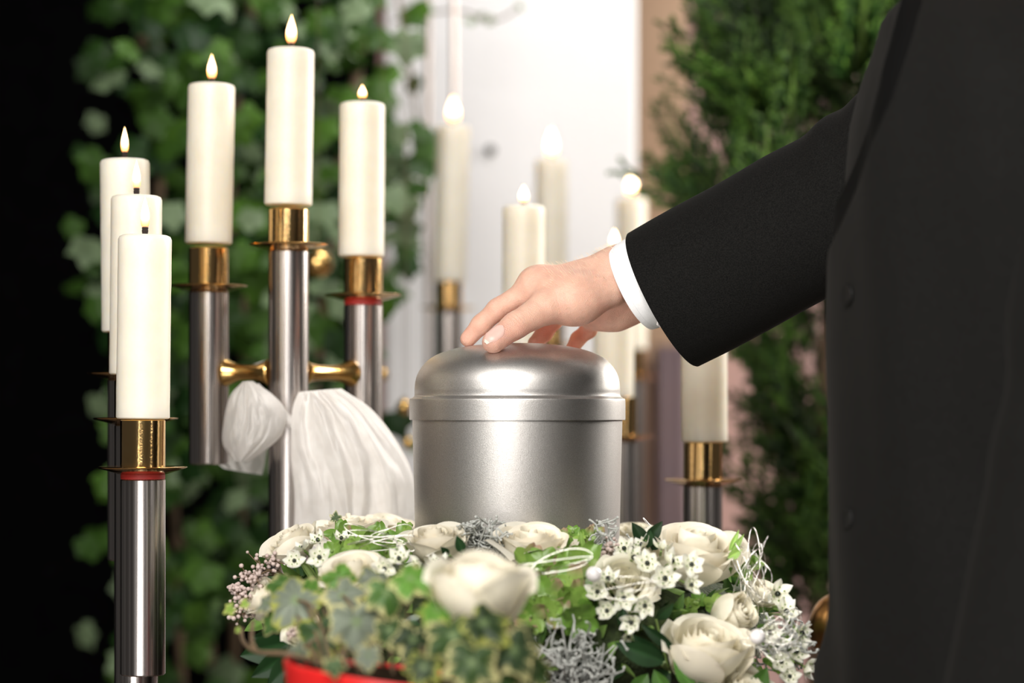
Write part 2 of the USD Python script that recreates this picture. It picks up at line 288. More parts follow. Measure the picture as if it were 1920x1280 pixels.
def holder(p, x, y, zd, length, cup=0.0365, red=True, wick=None):
    """brass cup and drip plate on a steel tube; zd is the height of the drip plate's rim"""
    at = (x, y, 0)
    obj('cup', lathe([(0, zd), (CUP, zd), (CUP, zd + cup - .001), (CUP - .001, zd + cup), (CUP - .003, zd + cup), (0, zd + cup)], 64, at), 'brass', p)
    obj('drip_plate', lathe([(0, zd - .0065), (.021, zd - .0062), (.030, zd - .0035), (.0395, zd - .0010), (.0405, zd + .0003), (.0395, zd + .0010), (.030, zd + .0006), (0, zd + .0006)], 96, at), 'brass', p)
    if red: obj('gasket', lathe([(0, zd - .0105), (TUB - .0005, zd - .0105), (TUB - .0002, zd - .008), (TUB - .0005, zd - .0062), (0, zd - .0062)], 48, at), 'gasket', p)
    zt = zd - (.0105 if red else .0062)
    obj('tube', lathe([(0, zt - length), (TUB - .0012, zt - length), (TUB, zt - length + .0012), (TUB, zt - .001), (TUB - .001, zt), (0, zt)], 64, at), 'steel', p)
def link(p, a, b):
    """turned brass link between two tubes: flared at both ends with rings"""
    a, b = np.array(a), np.array(b); d = b - a; L = np.linalg.norm(d)
    prof = [(0, 0), (.0135, 0), (.0140, .002), (.0125, .005), (.0105, .010), (.0085, L * .3), (.0080, L * .5), (.0085, L * .7), (.0105, L - .010), (.0125, L - .005), (.0140, L - .002), (.0135, L), (0, L)]
    obj('link', put(lathe(prof, 40), basis(d), a), 'gilt', p)
def pole_base(p, x, y):
    obj('base', lathe([(0, 0), (.07, 0), (.072, .006), (.068, .014), (.03, .022), (.024, .05), (0, .05)], 72, (x, y, 0)), 'steel', p)

def candelabra(label, arms, centre, red, link_drop=0.13, cups=.0395):
    """centre, arms: (px, plate row, Y)"""
    c = W(*centre); p = thing('candelabra', label, 'candelabra', (c[0], c[1], 0))
    holder(p, c[0], c[1], c[2], c[2] - 0.02 - .0062, red=False)
    zl = c[2] - link_drop
    for (a, r) in zip(arms, red):
        q = W(*a); holder(p, q[0], q[1], q[2], 0.178, red=r, cup=cups)
        u = np.array([q[0] - c[0], q[1] - c[1], 0]); u /= np.linalg.norm(u)
        link(p, np.array([c[0], c[1], zl]) + u * (TUB - .001), np.array([q[0], q[1], zl]) - u * (TUB - .001))
    pole_base(p, c[0], c[1]); return p, c
pm, cm = candelabra('three-armed steel and brass candelabra with a white organza bow tied to it', [(391, 536, 2.5), (681, 553, 2.56)], (541, 459, 2.47), (False, True))
pl, cl = candelabra('stepped three-armed steel candelabra at the dark left edge', [(268, 876, 2.2), (241, 700, 2.39)], (255, 784, 2.31), (True, False), 0.17, .0435)
candle(397, 158, 457, 2.5, 'lit white candle on the left arm of the candelabra with the bow', .028, .0054, 6, 0.0)
candle(545.5, 92, 385, 2.47, 'tallest lit white candle on the middle post above the organza bow', .032, .0062, 5, 0.02)
candle(679.5, 193, 481, 2.56, 'lit white candle with a tiny flame on the right arm beside the white panel', .016, .0050, 2, 0.0)
candle(234, 299, 622, 2.39, 'lit white candle hindmost of the overlapping three at far left', .028, .0042, -3, 0.0, wickh=.0065)
candle(256, 367, 702, 2.31, 'lit white candle second of the overlapping three at far left', .030, .0046, 3, 0.0, wickh=.0065)
candle(272, 441, 785, 2.2, 'lit white candle nearest of the overlapping three at far left', .032, .0050, 4, 0.0, wickh=.0065)
def single(px, top, bottom, plate, Y, clabel, slabel, tilt=0, tpx=None, fh=.03, fw=.006, hot=1.0, group='lit blurred candles behind the urn'):
    c = W(px - tilt if tpx is None else tpx, plate, Y); p = thing('candle_stand', slabel, 'candle stand', (c[0], c[1], 0), 'single candle stands')
    holder(p, c[0], c[1], c[2], c[2] - .02 - .0062, cup=(plate - bottom) * Y / F, red=False); pole_base(p, c[0], c[1])
    candle(px, top, bottom, Y, clabel, fh, fw, tilt, 0.0, hot, group=group)
single(850, 236, 528, 577, 3.55, 'tall lit cream candle left of the white panel, blurred, above the urn', 'blurred brass and steel stand directly left of the hand', 8, 840, .040, .0100, 1.3)
single(1034, 300, 592, 645, 3.62, 'tall lit cream candle in front of the white panel, right of a shorter one', 'blurred candle stand mostly hidden behind the hand', 2, None, .044, .0100, 2.2)
single(982, 386, 657, 722, 2.78, 'shorter lit cream candle directly above the resting hand', 'candle stand hidden behind the silver urn', 1, None, .020, .0058, 2.2)
single(1152, 470, 745, 817, 2.88, 'lit cream candle just behind the wrist and shirt cuff', 'candle stand with brass plate peeking out right of the urn lid', 2, 1162, .022, .0060, 2.2)
single(1184, 372, 655, 705, 3.85, 'most blurred lit white candle above the shirt cuff', 'farthest candle stand behind the wrist', 0, None, .036, .0090, 2.2)
single(1320, 537, 828, 899, 2.55, 'cream candle rising behind the sleeve, right of the urn', 'steel candle stand with brass plate right of the urn', -1, 1318, .030, .0056, 1.3)

# brass ball of a floor post behind the wreath
b = W(1572, 1178, 2.42)
p = thing('brass_ornament', 'dark brass ball on a post half hidden by the black jacket', 'ornament', (b[0], b[1], 0))
obj('ball', lathe([(0, b[2] - .036), (.012, b[2] - .035)] + [(.030 * math.sin(t), b[2] - .036 * math.cos(t)) for t in np.linspace(.5, PI - .05, 24)] + [(0, b[2] + .036)], 56, (b[0], b[1], 0)), 'old_brass', p)
obj('post', lathe([(0, .02), (.012, .02), (.012, b[2] - .05), (.018, b[2] - .045), (.012, b[2] - .034), (0, b[2] - .034)], 32, (b[0], b[1], 0)), 'old_brass', p)
obj('base', lathe([(0, 0), (.1, 0), (.1, .01), (.015, .03), (0, .03)], 48, (b[0], b[1], 0)), 'old_brass', p)
# gold baubles hanging by the ivy
for px, py, r, lab in ((718, 702, .0085, 'small gold bauble, upper one of three between candelabra and urn'), (757, 763, .0105, 'small gold bauble level with the urn lid'), (764, 831, .0085, 'small gold bauble lowest of three beside the urn'), (596, 494, .019, 'copper bauble among the ivy beside the tallest tube')):
    b = W(px, py, 3.2 + (px % 5 - 2) * .04); p = thing('bauble', lab, 'bauble', b, 'gold baubles hanging before the ivy')
    obj('ball', ball(b, r, 3), 'gilt', p); obj('cap', lathe([(0, 0), (r * .3, 0), (r * .3, r * .25), (0, r * .3)], 16, b + [0, 0, r * .96]), 'gilt', p)
    obj('thread', tube([b + [0, 0, r * 1.2], b + [0, 0, .6], b + [0, 0, 1.6]], .0004, 5), 'vine', p)
# ---------------------------------------------------------------- the mourner: body from a smooth distance field
def surface_nets(Fv, org, h):
    ins = Fv < 0; nx, ny, nz = Fv.shape
    cor = [ins[a:nx - 1 + a, b:ny - 1 + b, c:nz - 1 + c] for a, b, c in np.ndindex(2, 2, 2)]
    mask = np.any(cor, 0) & ~np.all(cor, 0) if False else (np.logical_or.reduce(cor) & ~np.logical_and.reduce(cor))
    idx = -np.ones(mask.shape, int); cells = np.argwhere(mask); idx[mask] = np.arange(len(cells))
    acc = np.zeros((len(cells), 3)); cnt = np.zeros(len(cells))
    for ax in range(3):
        for o in np.ndindex(2, 2):
            a = np.zeros(3, int); oth = [k for k in range(3) if k != ax]; a[oth[0]], a[oth[1]] = o
            b = a.copy(); b[ax] = 1
            fa = Fv[tuple((cells + a).T)]; fb = Fv[tuple((cells + b).T)]
            s = (fa < 0) != (fb < 0); t = fa[s] / (fa[s] - fb[s])
            p = cells[s] + a + 0.0; p[:, ax] += t; acc[s] += p; cnt[s] += 1
    v = acc / cnt[:, None] * h + org; faces = []
    for ax in range(3):
        sl0 = [slice(None)] * 3; sl1 = [slice(None)] * 3; sl0[ax] = slice(0, -1); sl1[ax] = slice(1, None)
        ch = ins[tuple(sl0)] != ins[tuple(sl1)]; e = np.argwhere(ch); o1, o2 = [(1, 2), (2, 0), (0, 1)][ax]
        e = e[(e[:, o1] > 0) & (e[:, o2] > 0) & (e[:, o1] < Fv.shape[o1] - 1) & (e[:, o2] < Fv.shape[o2] - 1)]
        u = np.zeros(3, int); w = np.zeros(3, int); u[o1] = 1; w[o2] = 1
        q = np.stack([idx[tuple((e - u - w).T)], idx[tuple((e - w).T)], idx[tuple(e.T)], idx[tuple((e - u).T)]], 1)
        flip = ~ins[tuple(e.T)]; q[flip] = q[flip][:, ::-1]; faces.append(q)
    f = np.vstack(faces); return v, np.vstack([f[:, [0, 1, 2]], f[:, [0, 2, 3]]])
def cone_d(p, a, b, ra, rb):
    a, b = np.asarray(a), np.asarray(b); d = b - a; t = np.clip(((p - a) @ d) / (d @ d + 1e-12), 0, 1)
    return np.linalg.norm(p - a - t[..., None] * d, axis=-1) - (ra + (rb - ra) * t)
def smin(a, b, k):
    h = np.maximum(k - np.abs(a - b), 0) / k; return np.minimum(a, b) - h * h * k * .25
def field(p, groups):
    """groups: (list of cones, k inside, k to the rest); cones (a, b, ra, rb)"""
    out = None
    for cones, ki, ko in groups:
        g = None
        for c in cones:
            d = cone_d(p, *c); g = d if g is None else smin(g, d, ki)
        out = g if out is None else smin(out, g, ko)
    return out
def mesh_field(groups, h):
    lo = np.min([np.minimum(c[0] - max(c[2], c[3]), c[1] - max(c[2], c[3])) for g in groups for c in g[0]], 0) - 4 * h
    hi = np.max([np.maximum(c[0] + max(c[2], c[3]), c[1] + max(c[2], c[3])) for g in groups for c in g[0]], 0) + 4 * h
    n = np.ceil((hi - lo) / h).astype(int) + 1
    ax = [lo[k] + h * np.arange(n[k]) for k in range(3)]
    Fv = np.empty(n)
    for i in range(0, n[0], 24):
        p = np.stack(np.meshgrid(ax[0][i:i + 24], ax[1], ax[2], indexing='ij'), -1); Fv[i:i + 24] = field(p, groups)
    return surface_nets(Fv, lo, h)
def chain(pts, radii): return [(np.array(pts[i]), np.array(pts[i + 1]), radii[i], radii[i + 1]) for i in range(len(pts) - 1)]

mm = .001
wr_a, wr_b = W(1166, 503, 2.262), W(1190, 553, 2.290)
mcp = {'index': W(1008, 537, 2.252), 'middle': W(1012, 541, 2.275), 'ring': W(1050, 556, 2.297), 'little': W(1116, 583, 2.305)}
tip_z = lambda x, y, r: dome_z(x, y) + r
def tip(px, py, Y, r):
    q = W(px, py, Y); q[2] = dome_z(q[0], q[1]) + r * .96; return q
th_tip = tip(925, 640, 2.198, 10.2 * mm); ix_tip = tip(878, 640, 2.258, 7.0 * mm)
md_tip = tip(940, 640, 2.292, 7.2 * mm); rg_tip = tip(1003, 643, 2.325, 7.0 * mm); lt_tip = tip(1068, 648, 2.335, 6.6 * mm)
thumb_ip, thumb_mcp = W(966, 610, 2.209), W(1026, 575, 2.226)
palm = [(wr_a, mcp['index'], 18.5 * mm, 13.5 * mm), (wr_a * .6 + wr_b * .4, mcp['middle'], 18 * mm, 13.2 * mm), (wr_a * .3 + wr_b * .7, mcp['ring'], 17 * mm, 12.5 * mm), (wr_b, mcp['little'], 17 * mm, 11.5 * mm),
        (mcp['index'], mcp['middle'], 13.2 * mm, 13 * mm), (mcp['middle'], mcp['ring'], 12.5 * mm, 12 * mm), (mcp['ring'], mcp['little'], 12 * mm, 11 * mm),
        (wr_b, W(1152, 577, 2.292), 17 * mm, 17 * mm), (W(1152, 577, 2.292), mcp['little'], 17 * mm, 11 * mm),
        (W(1140, 545, 2.245), W(1080, 562, 2.237), 16.5 * mm, 18.5 * mm), (W(1080, 562, 2.236), thumb_mcp, 18.5 * mm, 16 * mm), (W(1080, 562, 2.236), mcp['index'], 15 * mm, 11 * mm),
        (wr_a, W(1330, 436, 2.238), 18.5 * mm, 27 * mm), (wr_b, W(1340, 476, 2.255), 18 * mm, 27 * mm)]
fingers = {
 'index': chain([mcp['index'], W(934, 579, 2.250), W(902, 608, 2.254), ix_tip], [12.8 * mm, 9.9 * mm, 8.8 * mm, 7.6 * mm]),
 'middle': chain([mcp['middle'], W(975, 585, 2.292), W(952, 618, 2.296), md_tip], [12 * mm, 9.2 * mm, 8.2 * mm, 7.2 * mm]),
 'ring': chain([mcp['ring'], W(1038, 600, 2.322), W(1020, 625, 2.326), rg_tip], [11.6 * mm, 8.6 * mm, 7.8 * mm, 7.0 * mm]),
 'little': chain([mcp['little'], W(1104, 618, 2.330), W(1084, 635, 2.333), lt_tip], [10.5 * mm, 7.8 * mm, 7.0 * mm, 6.6 * mm]),
 'thumb': chain([thumb_mcp, thumb_ip, th_tip], [15.5 * mm, 11.8 * mm, 10.4 * mm])}
hand = [(palm, 19 * mm, 1)] + [(fingers[k], 4 * mm, 7 * mm if k != 'thumb' else 9 * mm) for k in ('index', 'middle', 'ring', 'little')]
def hand_field(p):
    return field(p, hand)
hand_groups = hand + [(fingers['thumb'], 5 * mm, 4 * mm)]
hv, hf = mesh_field(hand_groups, 1.3 * mm)
hv = np.array(trimesh.smoothing.filter_taubin(trimesh.Trimesh(hv, hf, process=False), iterations=6).vertices)
hm = trimesh.Trimesh(hv, hf, process=False); hn = np.array(hm.vertex_normals)
def crease(a, b, t, width, depth, side, rad):
    """groove across the bone a-b at t, on the side facing 'side'"""
    global hv
    d = (b - a) / np.linalg.norm(b - a); c = a + (b - a) * t; q = hv - c; s = q @ d
    near = np.linalg.norm(q - s[:, None] * d, axis=1) < rad
    w = np.exp(-(s / width)**2) * near * smooth01(.0, .6, hn @ np.array(side))
    hv = hv - hn * (w * depth)[:, None]
for t, dep in ((-.10, .30), (.02, .5), (.13, .35)): crease(thumb_ip, th_tip, t, .9 * mm, dep * mm, (-.3, -.5, .75), 15 * mm)
for t, dep in ((.93, .25), (1.0, .35), (1.08, .25)): crease(fingers['index'][0][0], fingers['index'][0][1], t, .9 * mm, dep * mm, (-.5, -.2, .8), 12 * mm)
for t, dep in ((-.12, .35), (-.02, .5), (.08, .3)): crease(W(1046, 570, 2.22), W(1020, 577, 2.22), t * 2, 1.0 * mm, dep * mm, (0, -1, -.1), 26 * mm)
base = np.array([.70, .435, .335]); red = np.array([.68, .32, .25])
tint_d = np.min([np.linalg.norm(hv - q, axis=1) for q in (th_tip, ix_tip, md_tip, rg_tip, lt_tip)], 0)
tk = np.min([np.linalg.norm(hv - q, axis=1) for q in (fingers['index'][0][1], fingers['index'][0][0], thumb_ip)], 0)
rw = np.clip(.55 * np.exp(-(tint_d / .022)**2) + .35 * np.exp(-(tk / .016)**2) + .25 * (meshkit.fbm(hv * 60) - .4), 0, 1)
hand_tint = base + (red - base) * rw[:, None]

# rest of the body (mostly out of the picture, under the suit)
PX, PY = .43, 1.975
shR, shL = np.array([.465, 2.13, 1.435]), np.array([.465, 1.80, 1.435])
elR, wrR = np.array([.385, 2.185, 1.395]), W(1330, 456, 2.246)
elL, wrL = np.array([.435, 1.755, 1.16]), np.array([.375, 1.75, .91])
head = np.array([.405, PY, 1.635])
bodyg = [([(np.array([PX - .02, PY, 1.05]), np.array([PX - .02, PY, 1.36]), .085, .095), (shR, shL, .05, .05), (np.array([PX + .02, PY, .95]), np.array([PX - .01, PY, 1.1]), .09, .085)], .08, 1),
         ([(np.array([PX + .01, PY, 1.43]), head + [0.02, 0, -.06], .058, .054)], .03, .05),
         ([(head + [.02, 0, .045], head + [-.025, 0, .03], .088, .078), (head + [.02, 0, .03], head + [-.05, 0, -.085], .07, .036)], .05, .02),
         ([(head + [-.095, 0, .015], head + [-.106, 0, -.022], .008, .011)], .01, .012),
         ([(head + [-.092, -.02, -.058], head + [-.092, .02, -.058], .007, .007)], .01, .008), ([(head + [-.098, -.035, .035], head + [-.098, .035, .035], .010, .010)], .01, .02),
         ([(head + [.02, -.082, .01], head + [.015, -.080, -.03], .013, .009)], .01, .008), ([(head + [.02, .082, .01], head + [.015, .080, -.03], .013, .009)], .01, .008),
         (chain([shR, elR, wrR], [.048, .038, .033]), .03, .03), (chain([shL, elL, wrL], [.05, .04, .030]), .03, .03)]
pl0 = wrL; kn = [wrL + [-.035, -.02 + .021 * k, -.085 + .006 * abs(k - 1)] for k in range(4)]
bodyg.append(([(pl0 + [0, .004 * (k - 1.5), -.01], kn[k], .022, .0115) for k in range(4)], .012, .02))
for k in range(4):
    l = [.075, .085, .078, .06][k]; bodyg.append((chain([kn[k], kn[k] + np.array([-.015, 0, -.9]) * l * .5, kn[k] + np.array([.10, 0, -.98]) * l], [.0105, .009, .0075]), .003, .005))
bodyg.append((chain([pl0 + [-.02, -.02, -.03], pl0 + [-.05, -.045, -.065], pl0 + [-.055, -.05, -.10]], [.016, .0115, .009]), .004, .008))
for s in (-1, 1): bodyg.append((chain([np.array([PX + .02, PY + s * .09, .93]), np.array([PX + .01, PY + s * .10, .50]), np.array([PX + .04, PY + s * .10, .10]), np.array([PX - .10, PY + s * .105, .045])], [.08, .055, .042, .035]), .03, .04))
bv, bf = mesh_field(bodyg, .0075)
bv = np.array(trimesh.smoothing.filter_taubin(trimesh.Trimesh(bv, bf, process=False), iterations=4).vertices)
try:
    def man(v, f): return manifold3d.Manifold(manifold3d.Mesh(np.asarray(v, np.float32), np.asarray(f, np.uint32)))
    A, B = man(hv, hf), man(bv, bf)
    if A.is_empty() or B.is_empty(): raise ValueError('not manifold')
    u = (A + B).to_mesh(); skin = (np.array(u.vert_properties[:, :3], float), np.array(u.tri_verts))
except Exception as e:
    print('body union:', e); skin = cat((hv, hf), (bv, bf))
from scipy.spatial import cKDTree
dd, ii = cKDTree(hv).query(skin[0]); skin_tint = np.where((dd < .003)[:, None], hand_tint[ii], base)
person = thing('person', 'person in a black suit laying the right hand on the silver urn', 'person', (PX, PY, 0))
obj('body', skin, 'skin', person, tint=skin_tint)
# thumb nail lying on the thumb's capsule
L = th_tip - thumb_ip; Ln = np.linalg.norm(L); L /= Ln
nn = np.array([-.20, -.80, .55]); nn -= L * (nn @ L); nn /= np.linalg.norm(nn); ww = np.cross(L, nn)
def nail(t0, t1, half, lift, name, m, shape):
    tt = np.linspace(t0, t1, 16); ph = np.linspace(-1, 1, 17); P = np.zeros((16, 17, 3))
    for i, t in enumerate(tt):
        e = np.clip((t - (1.0)) * Ln / (10.6 * mm), 0, .98)
        r = 10.5 * mm * math.sqrt(1 - e * e) if e > 0 else lerp(11.8, 10.5, t) * mm
        hw = half * shape(i / 15)
        for j, q in enumerate(ph):
            a = q * hw; P[i, j] = thumb_ip + L * (t * Ln) + (max(r, 6.2 * mm) + (lift - .5 * mm * q**6)) * (math.cos(a) * nn + math.sin(a) * ww)
    obj(name, grid(P), m, person, smooth=True)
nail(.52, 1.26, .72, .55 * mm, 'nail', 'nail', lambda s: (1 - (1 - min(1, s * 2.2))**2)**.5 * (1 - .35 * max(0, s - .75) / .25) if s > 0 else .12)
nail(1.26, 1.34, .47, .5 * mm, 'nail_edge', 'nail_tip', lambda s: 1 - .3 * s)
# fine hairs on the back of the wrist
hairs = UsdGeom.BasisCurves.Define(stage, person + '/arm_hair'); hp, hc = [], []
off = _loc[person]
cand = np.where((hv[:, 2] > W(0, 545, 2.26)[2]) & (hn[:, 2] > .55) & (hv[:, 0] > W(1020, 0, 2.26)[0]) & (hv[:, 0] < W(1155, 0, 2.26)[0]))[0]
for k in rng.choice(cand, 420):
    d = hn[k] + np.array([-.5, rng.normal() * .3, rng.normal() * .2]); d /= np.linalg.norm(d); l = rng.uniform(2, 5.5) * mm
    hp += [hv[k], hv[k] + d * l * .5, hv[k] + d * l + np.array([-.6, 0, -.2]) * mm]; hc.append(3)
hairs.CreatePointsAttr(Vt.Vec3fArray.FromNumpy((np.array(hp) - off).astype(np.float32))); hairs.CreateCurveVertexCountsAttr(Vt.IntArray(hc)); hairs.CreateTypeAttr('linear')
hairs.CreateWidthsAttr(Vt.FloatArray([.00016])); hairs.SetWidthsInterpolation('constant')
UsdShade.MaterialBindingAPI.Apply(hairs.GetPrim()).Bind(MAT['arm_hair']); tag(hairs.GetPrim(), 'fine fair hairs on the back of the hand', kind='stuff')
# head details (out of the picture)
hc_ = head + [.02, 0, .045]
v, f = ball((0, 0, 0), 1, 4); v = v * [.108, .093, .098] + hc_ + [.012, 0, .012]; keep = v[f].mean(1); k = (keep[:, 2] > hc_[2] - .01 - .5 * (keep[:, 0] - hc_[0])) & (keep[:, 0] > hc_[0] - .085 + .3 * np.maximum(0, hc_[2] + .075 - keep[:, 2]))
obj('hair', (v, f[k]), 'hair', person, smooth=True)
for s in (-1, 1):
    obj('eye', ball(head + [-.083, s * .031, .012], .0115, 2), 'pearl', person); obj('iris', ball(head + [-.0905, s * .031, .011], .0048, 2), 'black_seed', person)

def ring_loft(centres, wide, deep, wdir, folds=None, n=72, inner=None):
    """tube of elliptical rings across a path; wdir: the rings' wide direction"""
    c = np.array(centres); t = np.gradient(c, axis=0); t /= np.linalg.norm(t, axis=1)[:, None]; a = np.linspace(0, 2 * PI, n, endpoint=False); rows = []
    for k in range(len(c)):
        w = np.array(wdir) - t[k] * (np.array(wdir) @ t[k]); w /= np.linalg.norm(w); d = np.cross(t[k], w)
        r = 1 + (folds(k / (len(c) - 1), a) if folds else 0)
        rows.append(c[k] + (np.cos(a) * wide[k] * r)[:, None] * w + (np.sin(a) * deep[k] * r)[:, None] * d)
    return np.array(rows)
# shirt cuff
cu0 = W(1186, 538, 2.262); axd = elR - cu0; axd /= np.linalg.norm(axd); c1 = cu0 + axd * .07
cc = [cu0 + axd * .07, cu0 + axd * .004, cu0 + axd * .001, cu0, cu0 + axd * .0005, cu0 + axd * .003, cu0 + axd * .06]
wd = np.array([.47, -.12, -.88])
def cuff_f(s, a): return .012 * np.sin(a * 3 + 1) + .008 * np.sin(a * 5)
R = ring_loft(cc[:1] + cc[1:], [.0455, .0440, .0436, .0432, .0424, .0420, .0420], [.038, .0365, .0362, .0358, .035, .0347, .0347], wd, cuff_f, 96)
t0 = np.tile(axd, (7, 1))
def rings(cs, wide, deep, folds, n=96):
    a = np.linspace(0, 2 * PI, n, endpoint=False); w = wd - axd * (wd @ axd); w /= np.linalg.norm(w); d = np.cross(axd, w); out = []
    for c, x, y in zip(cs, wide, deep):
        r = 1 + folds(0, a); out.append(c + (np.cos(a) * x * r)[:, None] * w + (np.sin(a) * y * r)[:, None] * d + axd * (.0045 * np.sin(a) - .0005)[:, None])
    return np.array(out)
R = rings(cc, [.0455, .0440, .0436, .0432, .0424, .0420, .0420], [.040, .0385, .0382, .0378, .037, .0367, .0367], cuff_f)
cuff = obj('shirt_cuff', grid(R, closev=True), 'shirt', person, smooth=50)
R = rings([cu0 + axd * .0052, cu0 + axd * .0054, cu0 + axd * .0056], [.0442, .0444, .0442], [.0387, .0389, .0387], cuff_f)
obj('stitching', grid(R, closev=True), 'shirt', cuff)
w_ = wd - axd * (wd @ axd); w_ /= np.linalg.norm(w_)
obj('cuff_button', put(lathe([(0, 0), (.0045, 0), (.0052, .0012), (.0045, .0024), (0, .0018)], 24), basis(w_ + [0, -.8, 0]), W(1240, 603, 2.235)), 'pearl', person)
# jacket sleeve of the reaching arm
s0 = W(1245, 561, 2.262); ns = 60
far = W(1760, 268, 2.15)
path = bez([s0, s0 * .62 + W(1560, 392, 2.205) * .38, W(1560, 392, 2.205), W(1660, 335, 2.18), far], ns)
kk = np.linspace(0, 1, ns)
def folds(s, a):
    w = smooth01(.25, .55, s)
    f = .024 * w * np.sin(s * 25 + 2.2 * np.cos(a) + .8 * np.sin(2 * a)) * (.4 + .6 * np.clip(np.cos(a - PI), 0, 1)) + .012 * np.sin(a * 2 + s * 9) + .016 * np.sin(a * 3 - s * 5) * w
    seam = np.angle(np.exp(1j * (a - SEAM))); return f - .022 * np.exp(-(seam / .022)**2) * (s > .01)
SEAM = 4.2
wideR = lerp(.0705, .071, kk) + .006 * smooth01(.3, .9, kk); deepR = lerp(.058, .066, kk)
wd2 = np.array([.44, -.10, -.88])
R = ring_loft(path, wideR, deepR, wd2, folds, 360)
t0 = (path[1] - path[0]) / np.linalg.norm(path[1] - path[0])
inn = [path[0] + (R[0] - path[0]) * .985 - t0 * .0012, path[0] + (R[0] - path[0]) * .955 - t0 * .0008, path[0] + (R[0] - path[0]) * .945 + t0 * .004, path[0] + (R[0] - path[0]) * .94 + t0 * .06]
R = np.concatenate([np.array(inn[::-1]), R])
slv = obj('sleeve', grid(R, closev=True), 'suit', person, smooth=True)

# torso: rings solved so that the chest's outline falls where the photo has it
TN = 2.3
def half(z): return float(np.interp(z, [.78, .95, 1.10, 1.32, 1.40, 1.45, 1.49, 1.53], [.205, .195, .185, .205, .200, .165, .105, .066]))
def ring_pt(a_f, z, th, off=0.0):
    b = half(z); c, s = np.cos(th), np.sin(th); e = 2 / TN
    a = np.where(c > 0, a_f, .125 if z < 1.44 else max(.06, .125 - 1.2 * (z - 1.44)))
    return np.stack([PX - (a + off) * np.sign(c) * np.abs(c)**e, PY - (b + off) * np.sign(s) * np.abs(s)**e, np.full(np.shape(th), z)], -1)
TH = np.linspace(-PI, PI, 200, endpoint=False)
def px_of(p): return 960 + F * p[..., 0] / p[..., 1]
def row(z): return HOR + (CZ - z) * F / 1.93
def solve(z, target, off=0.0):
    lo, hi = .02, .40
    for _ in range(30):
        m = (lo + hi) / 2
        if px_of(ring_pt(m, z, TH, off)).min() > target: lo = m
        else: hi = m
    return lo
zs = np.linspace(.78, 1.53, 90)
chest = [solve(z, np.interp(row(z), [-100, 0, 70, 130, 210, 300, 420, 1280], [1682, 1661, 1641, 1618, 1598, 1588, 1580, 1570])) if z < 1.475 else max(.07, .13 - (z - 1.475) * 1.1) for z in zs]
chest = np.array(chest); chest[zs >= 1.475] = np.interp(zs[zs >= 1.475], [1.475, 1.53], [chest[zs < 1.475][-1], .065])
def fold_t(th, z): return .0035 * np.sin(th * 9 + z * 7) * np.sin(z * 5 + th * 2) + .004 * (meshkit.fbm(np.stack([th * 2, z * 4 + 0 * th, 0 * th], -1)) - .5)
rowsT = np.array([ring_pt(a, z, TH, fold_t(TH, z)) for a, z in zip(chest, zs)])
v, f = grid(rowsT, closev=True); n = len(v); m0 = len(TH)
obj('jacket', (v, f), 'suit', person, smooth=True)
def edge_theta(a, z, off, target):
    """angle on the camera's side of the outline at which the ring shows at column target"""
    th = np.linspace(-.6, 1.5, 400); q = px_of(ring_pt(a, z, th, off)); k = int(np.argmin(q)); j = np.where(q[k:] >= target)[0]
    return th[k + j[0]] if len(j) else th[-1]
def strip(target, off, z0, z1, th_end, name, m, thick, nz=70, nth=60):
    zz = np.linspace(z0, z1, nz); outer = []
    for z in zz:
        a = np.interp(z, zs, chest); o = off(z); te = edge_theta(a, z, o, np.interp(row(z), *target)); th = np.concatenate([np.linspace(te, te + .12, 12), np.linspace(te + .14, th_end, nth)])
        roll = np.clip(1 - (th - te) / .035, 0, 1)
        P = ring_pt(a, z, th, o * (1 - .35 * roll**2) + fold_t(th, z) * 1.3 * (1 - roll)); inn = ring_pt(a, z, th[:1], max(o - thick, .0005))
        outer.append(np.concatenate([inn, P]))
    return obj(name, grid(np.array(outer)), m, person, smooth=60)
strip(([-100, 0, 100, 200, 300, 400], [1722, 1693, 1667, 1638, 1600, 1556]), lambda z: .007, 1.285, 1.50, .75, 'gap_shade', 'shade_black', .006)  # added dark strip: paints the shade in the gap beside the front panel
panel = strip(([-100, 0, 100, 200, 300, 400, 470, 600, 1150, 1280], [1760, 1727, 1702, 1673, 1634, 1580, 1549, 1545, 1545, 1531]), lambda z: .016, .74, 1.50, 2.9, 'front_panel', 'suit', .012)
def on_panel(px, py):
    z = CZ - (py - HOR) * 1.86 / F; a = np.interp(z, zs, chest); th = edge_theta(a, z, .016, px); return ring_pt(a, z, np.array([th]), .0168)[0], np.array([-math.cos(th), -math.sin(th), 0])
for py in (548, 975):
    c, nrm = on_panel(1592, py); obj('jacket_button', put(lathe([(0, 0), (.0075, 0), (.0085, .0012), (.0075, .0022), (.005, .0016), (0, .0016)], 32), basis(nrm), c), 'button', person)
# left sleeve hanging on the camera's side
pathL = bez([wrL + [-.004, 0, -.01], wrL * .5 + elL * .5, elL, elL * .4 + shL * .6, shL + [0, .01, .02], shL + [.0, .10, .05]], 60); kl = np.linspace(0, 1, 60)
def foldsL(s, a): return .035 * np.sin(s * 40 + 1.5 * np.cos(a)) * np.exp(-((s - .42) / .14)**2) + .02 * np.sin(a * 3 + s * 7) + .015 * np.sin(2 * a - s * 11)
R = ring_loft(pathL, lerp(.068, .088, kl), lerp(.060, .078, kl), (-1, 0, -.1), foldsL, 96)
obj('sleeve', grid(R, closev=True), 'suit', person, smooth=True)
shc = pathL[0]; obj('shirt_cuff', grid(ring_loft([shc + [0, 0, .05], shc + [-.002, 0, .0], shc + [-.003, 0, -.014]], [.05, .046, .045], [.045, .041, .040], (-1, 0, 0)), closev=True), 'shirt', person, smooth=True)
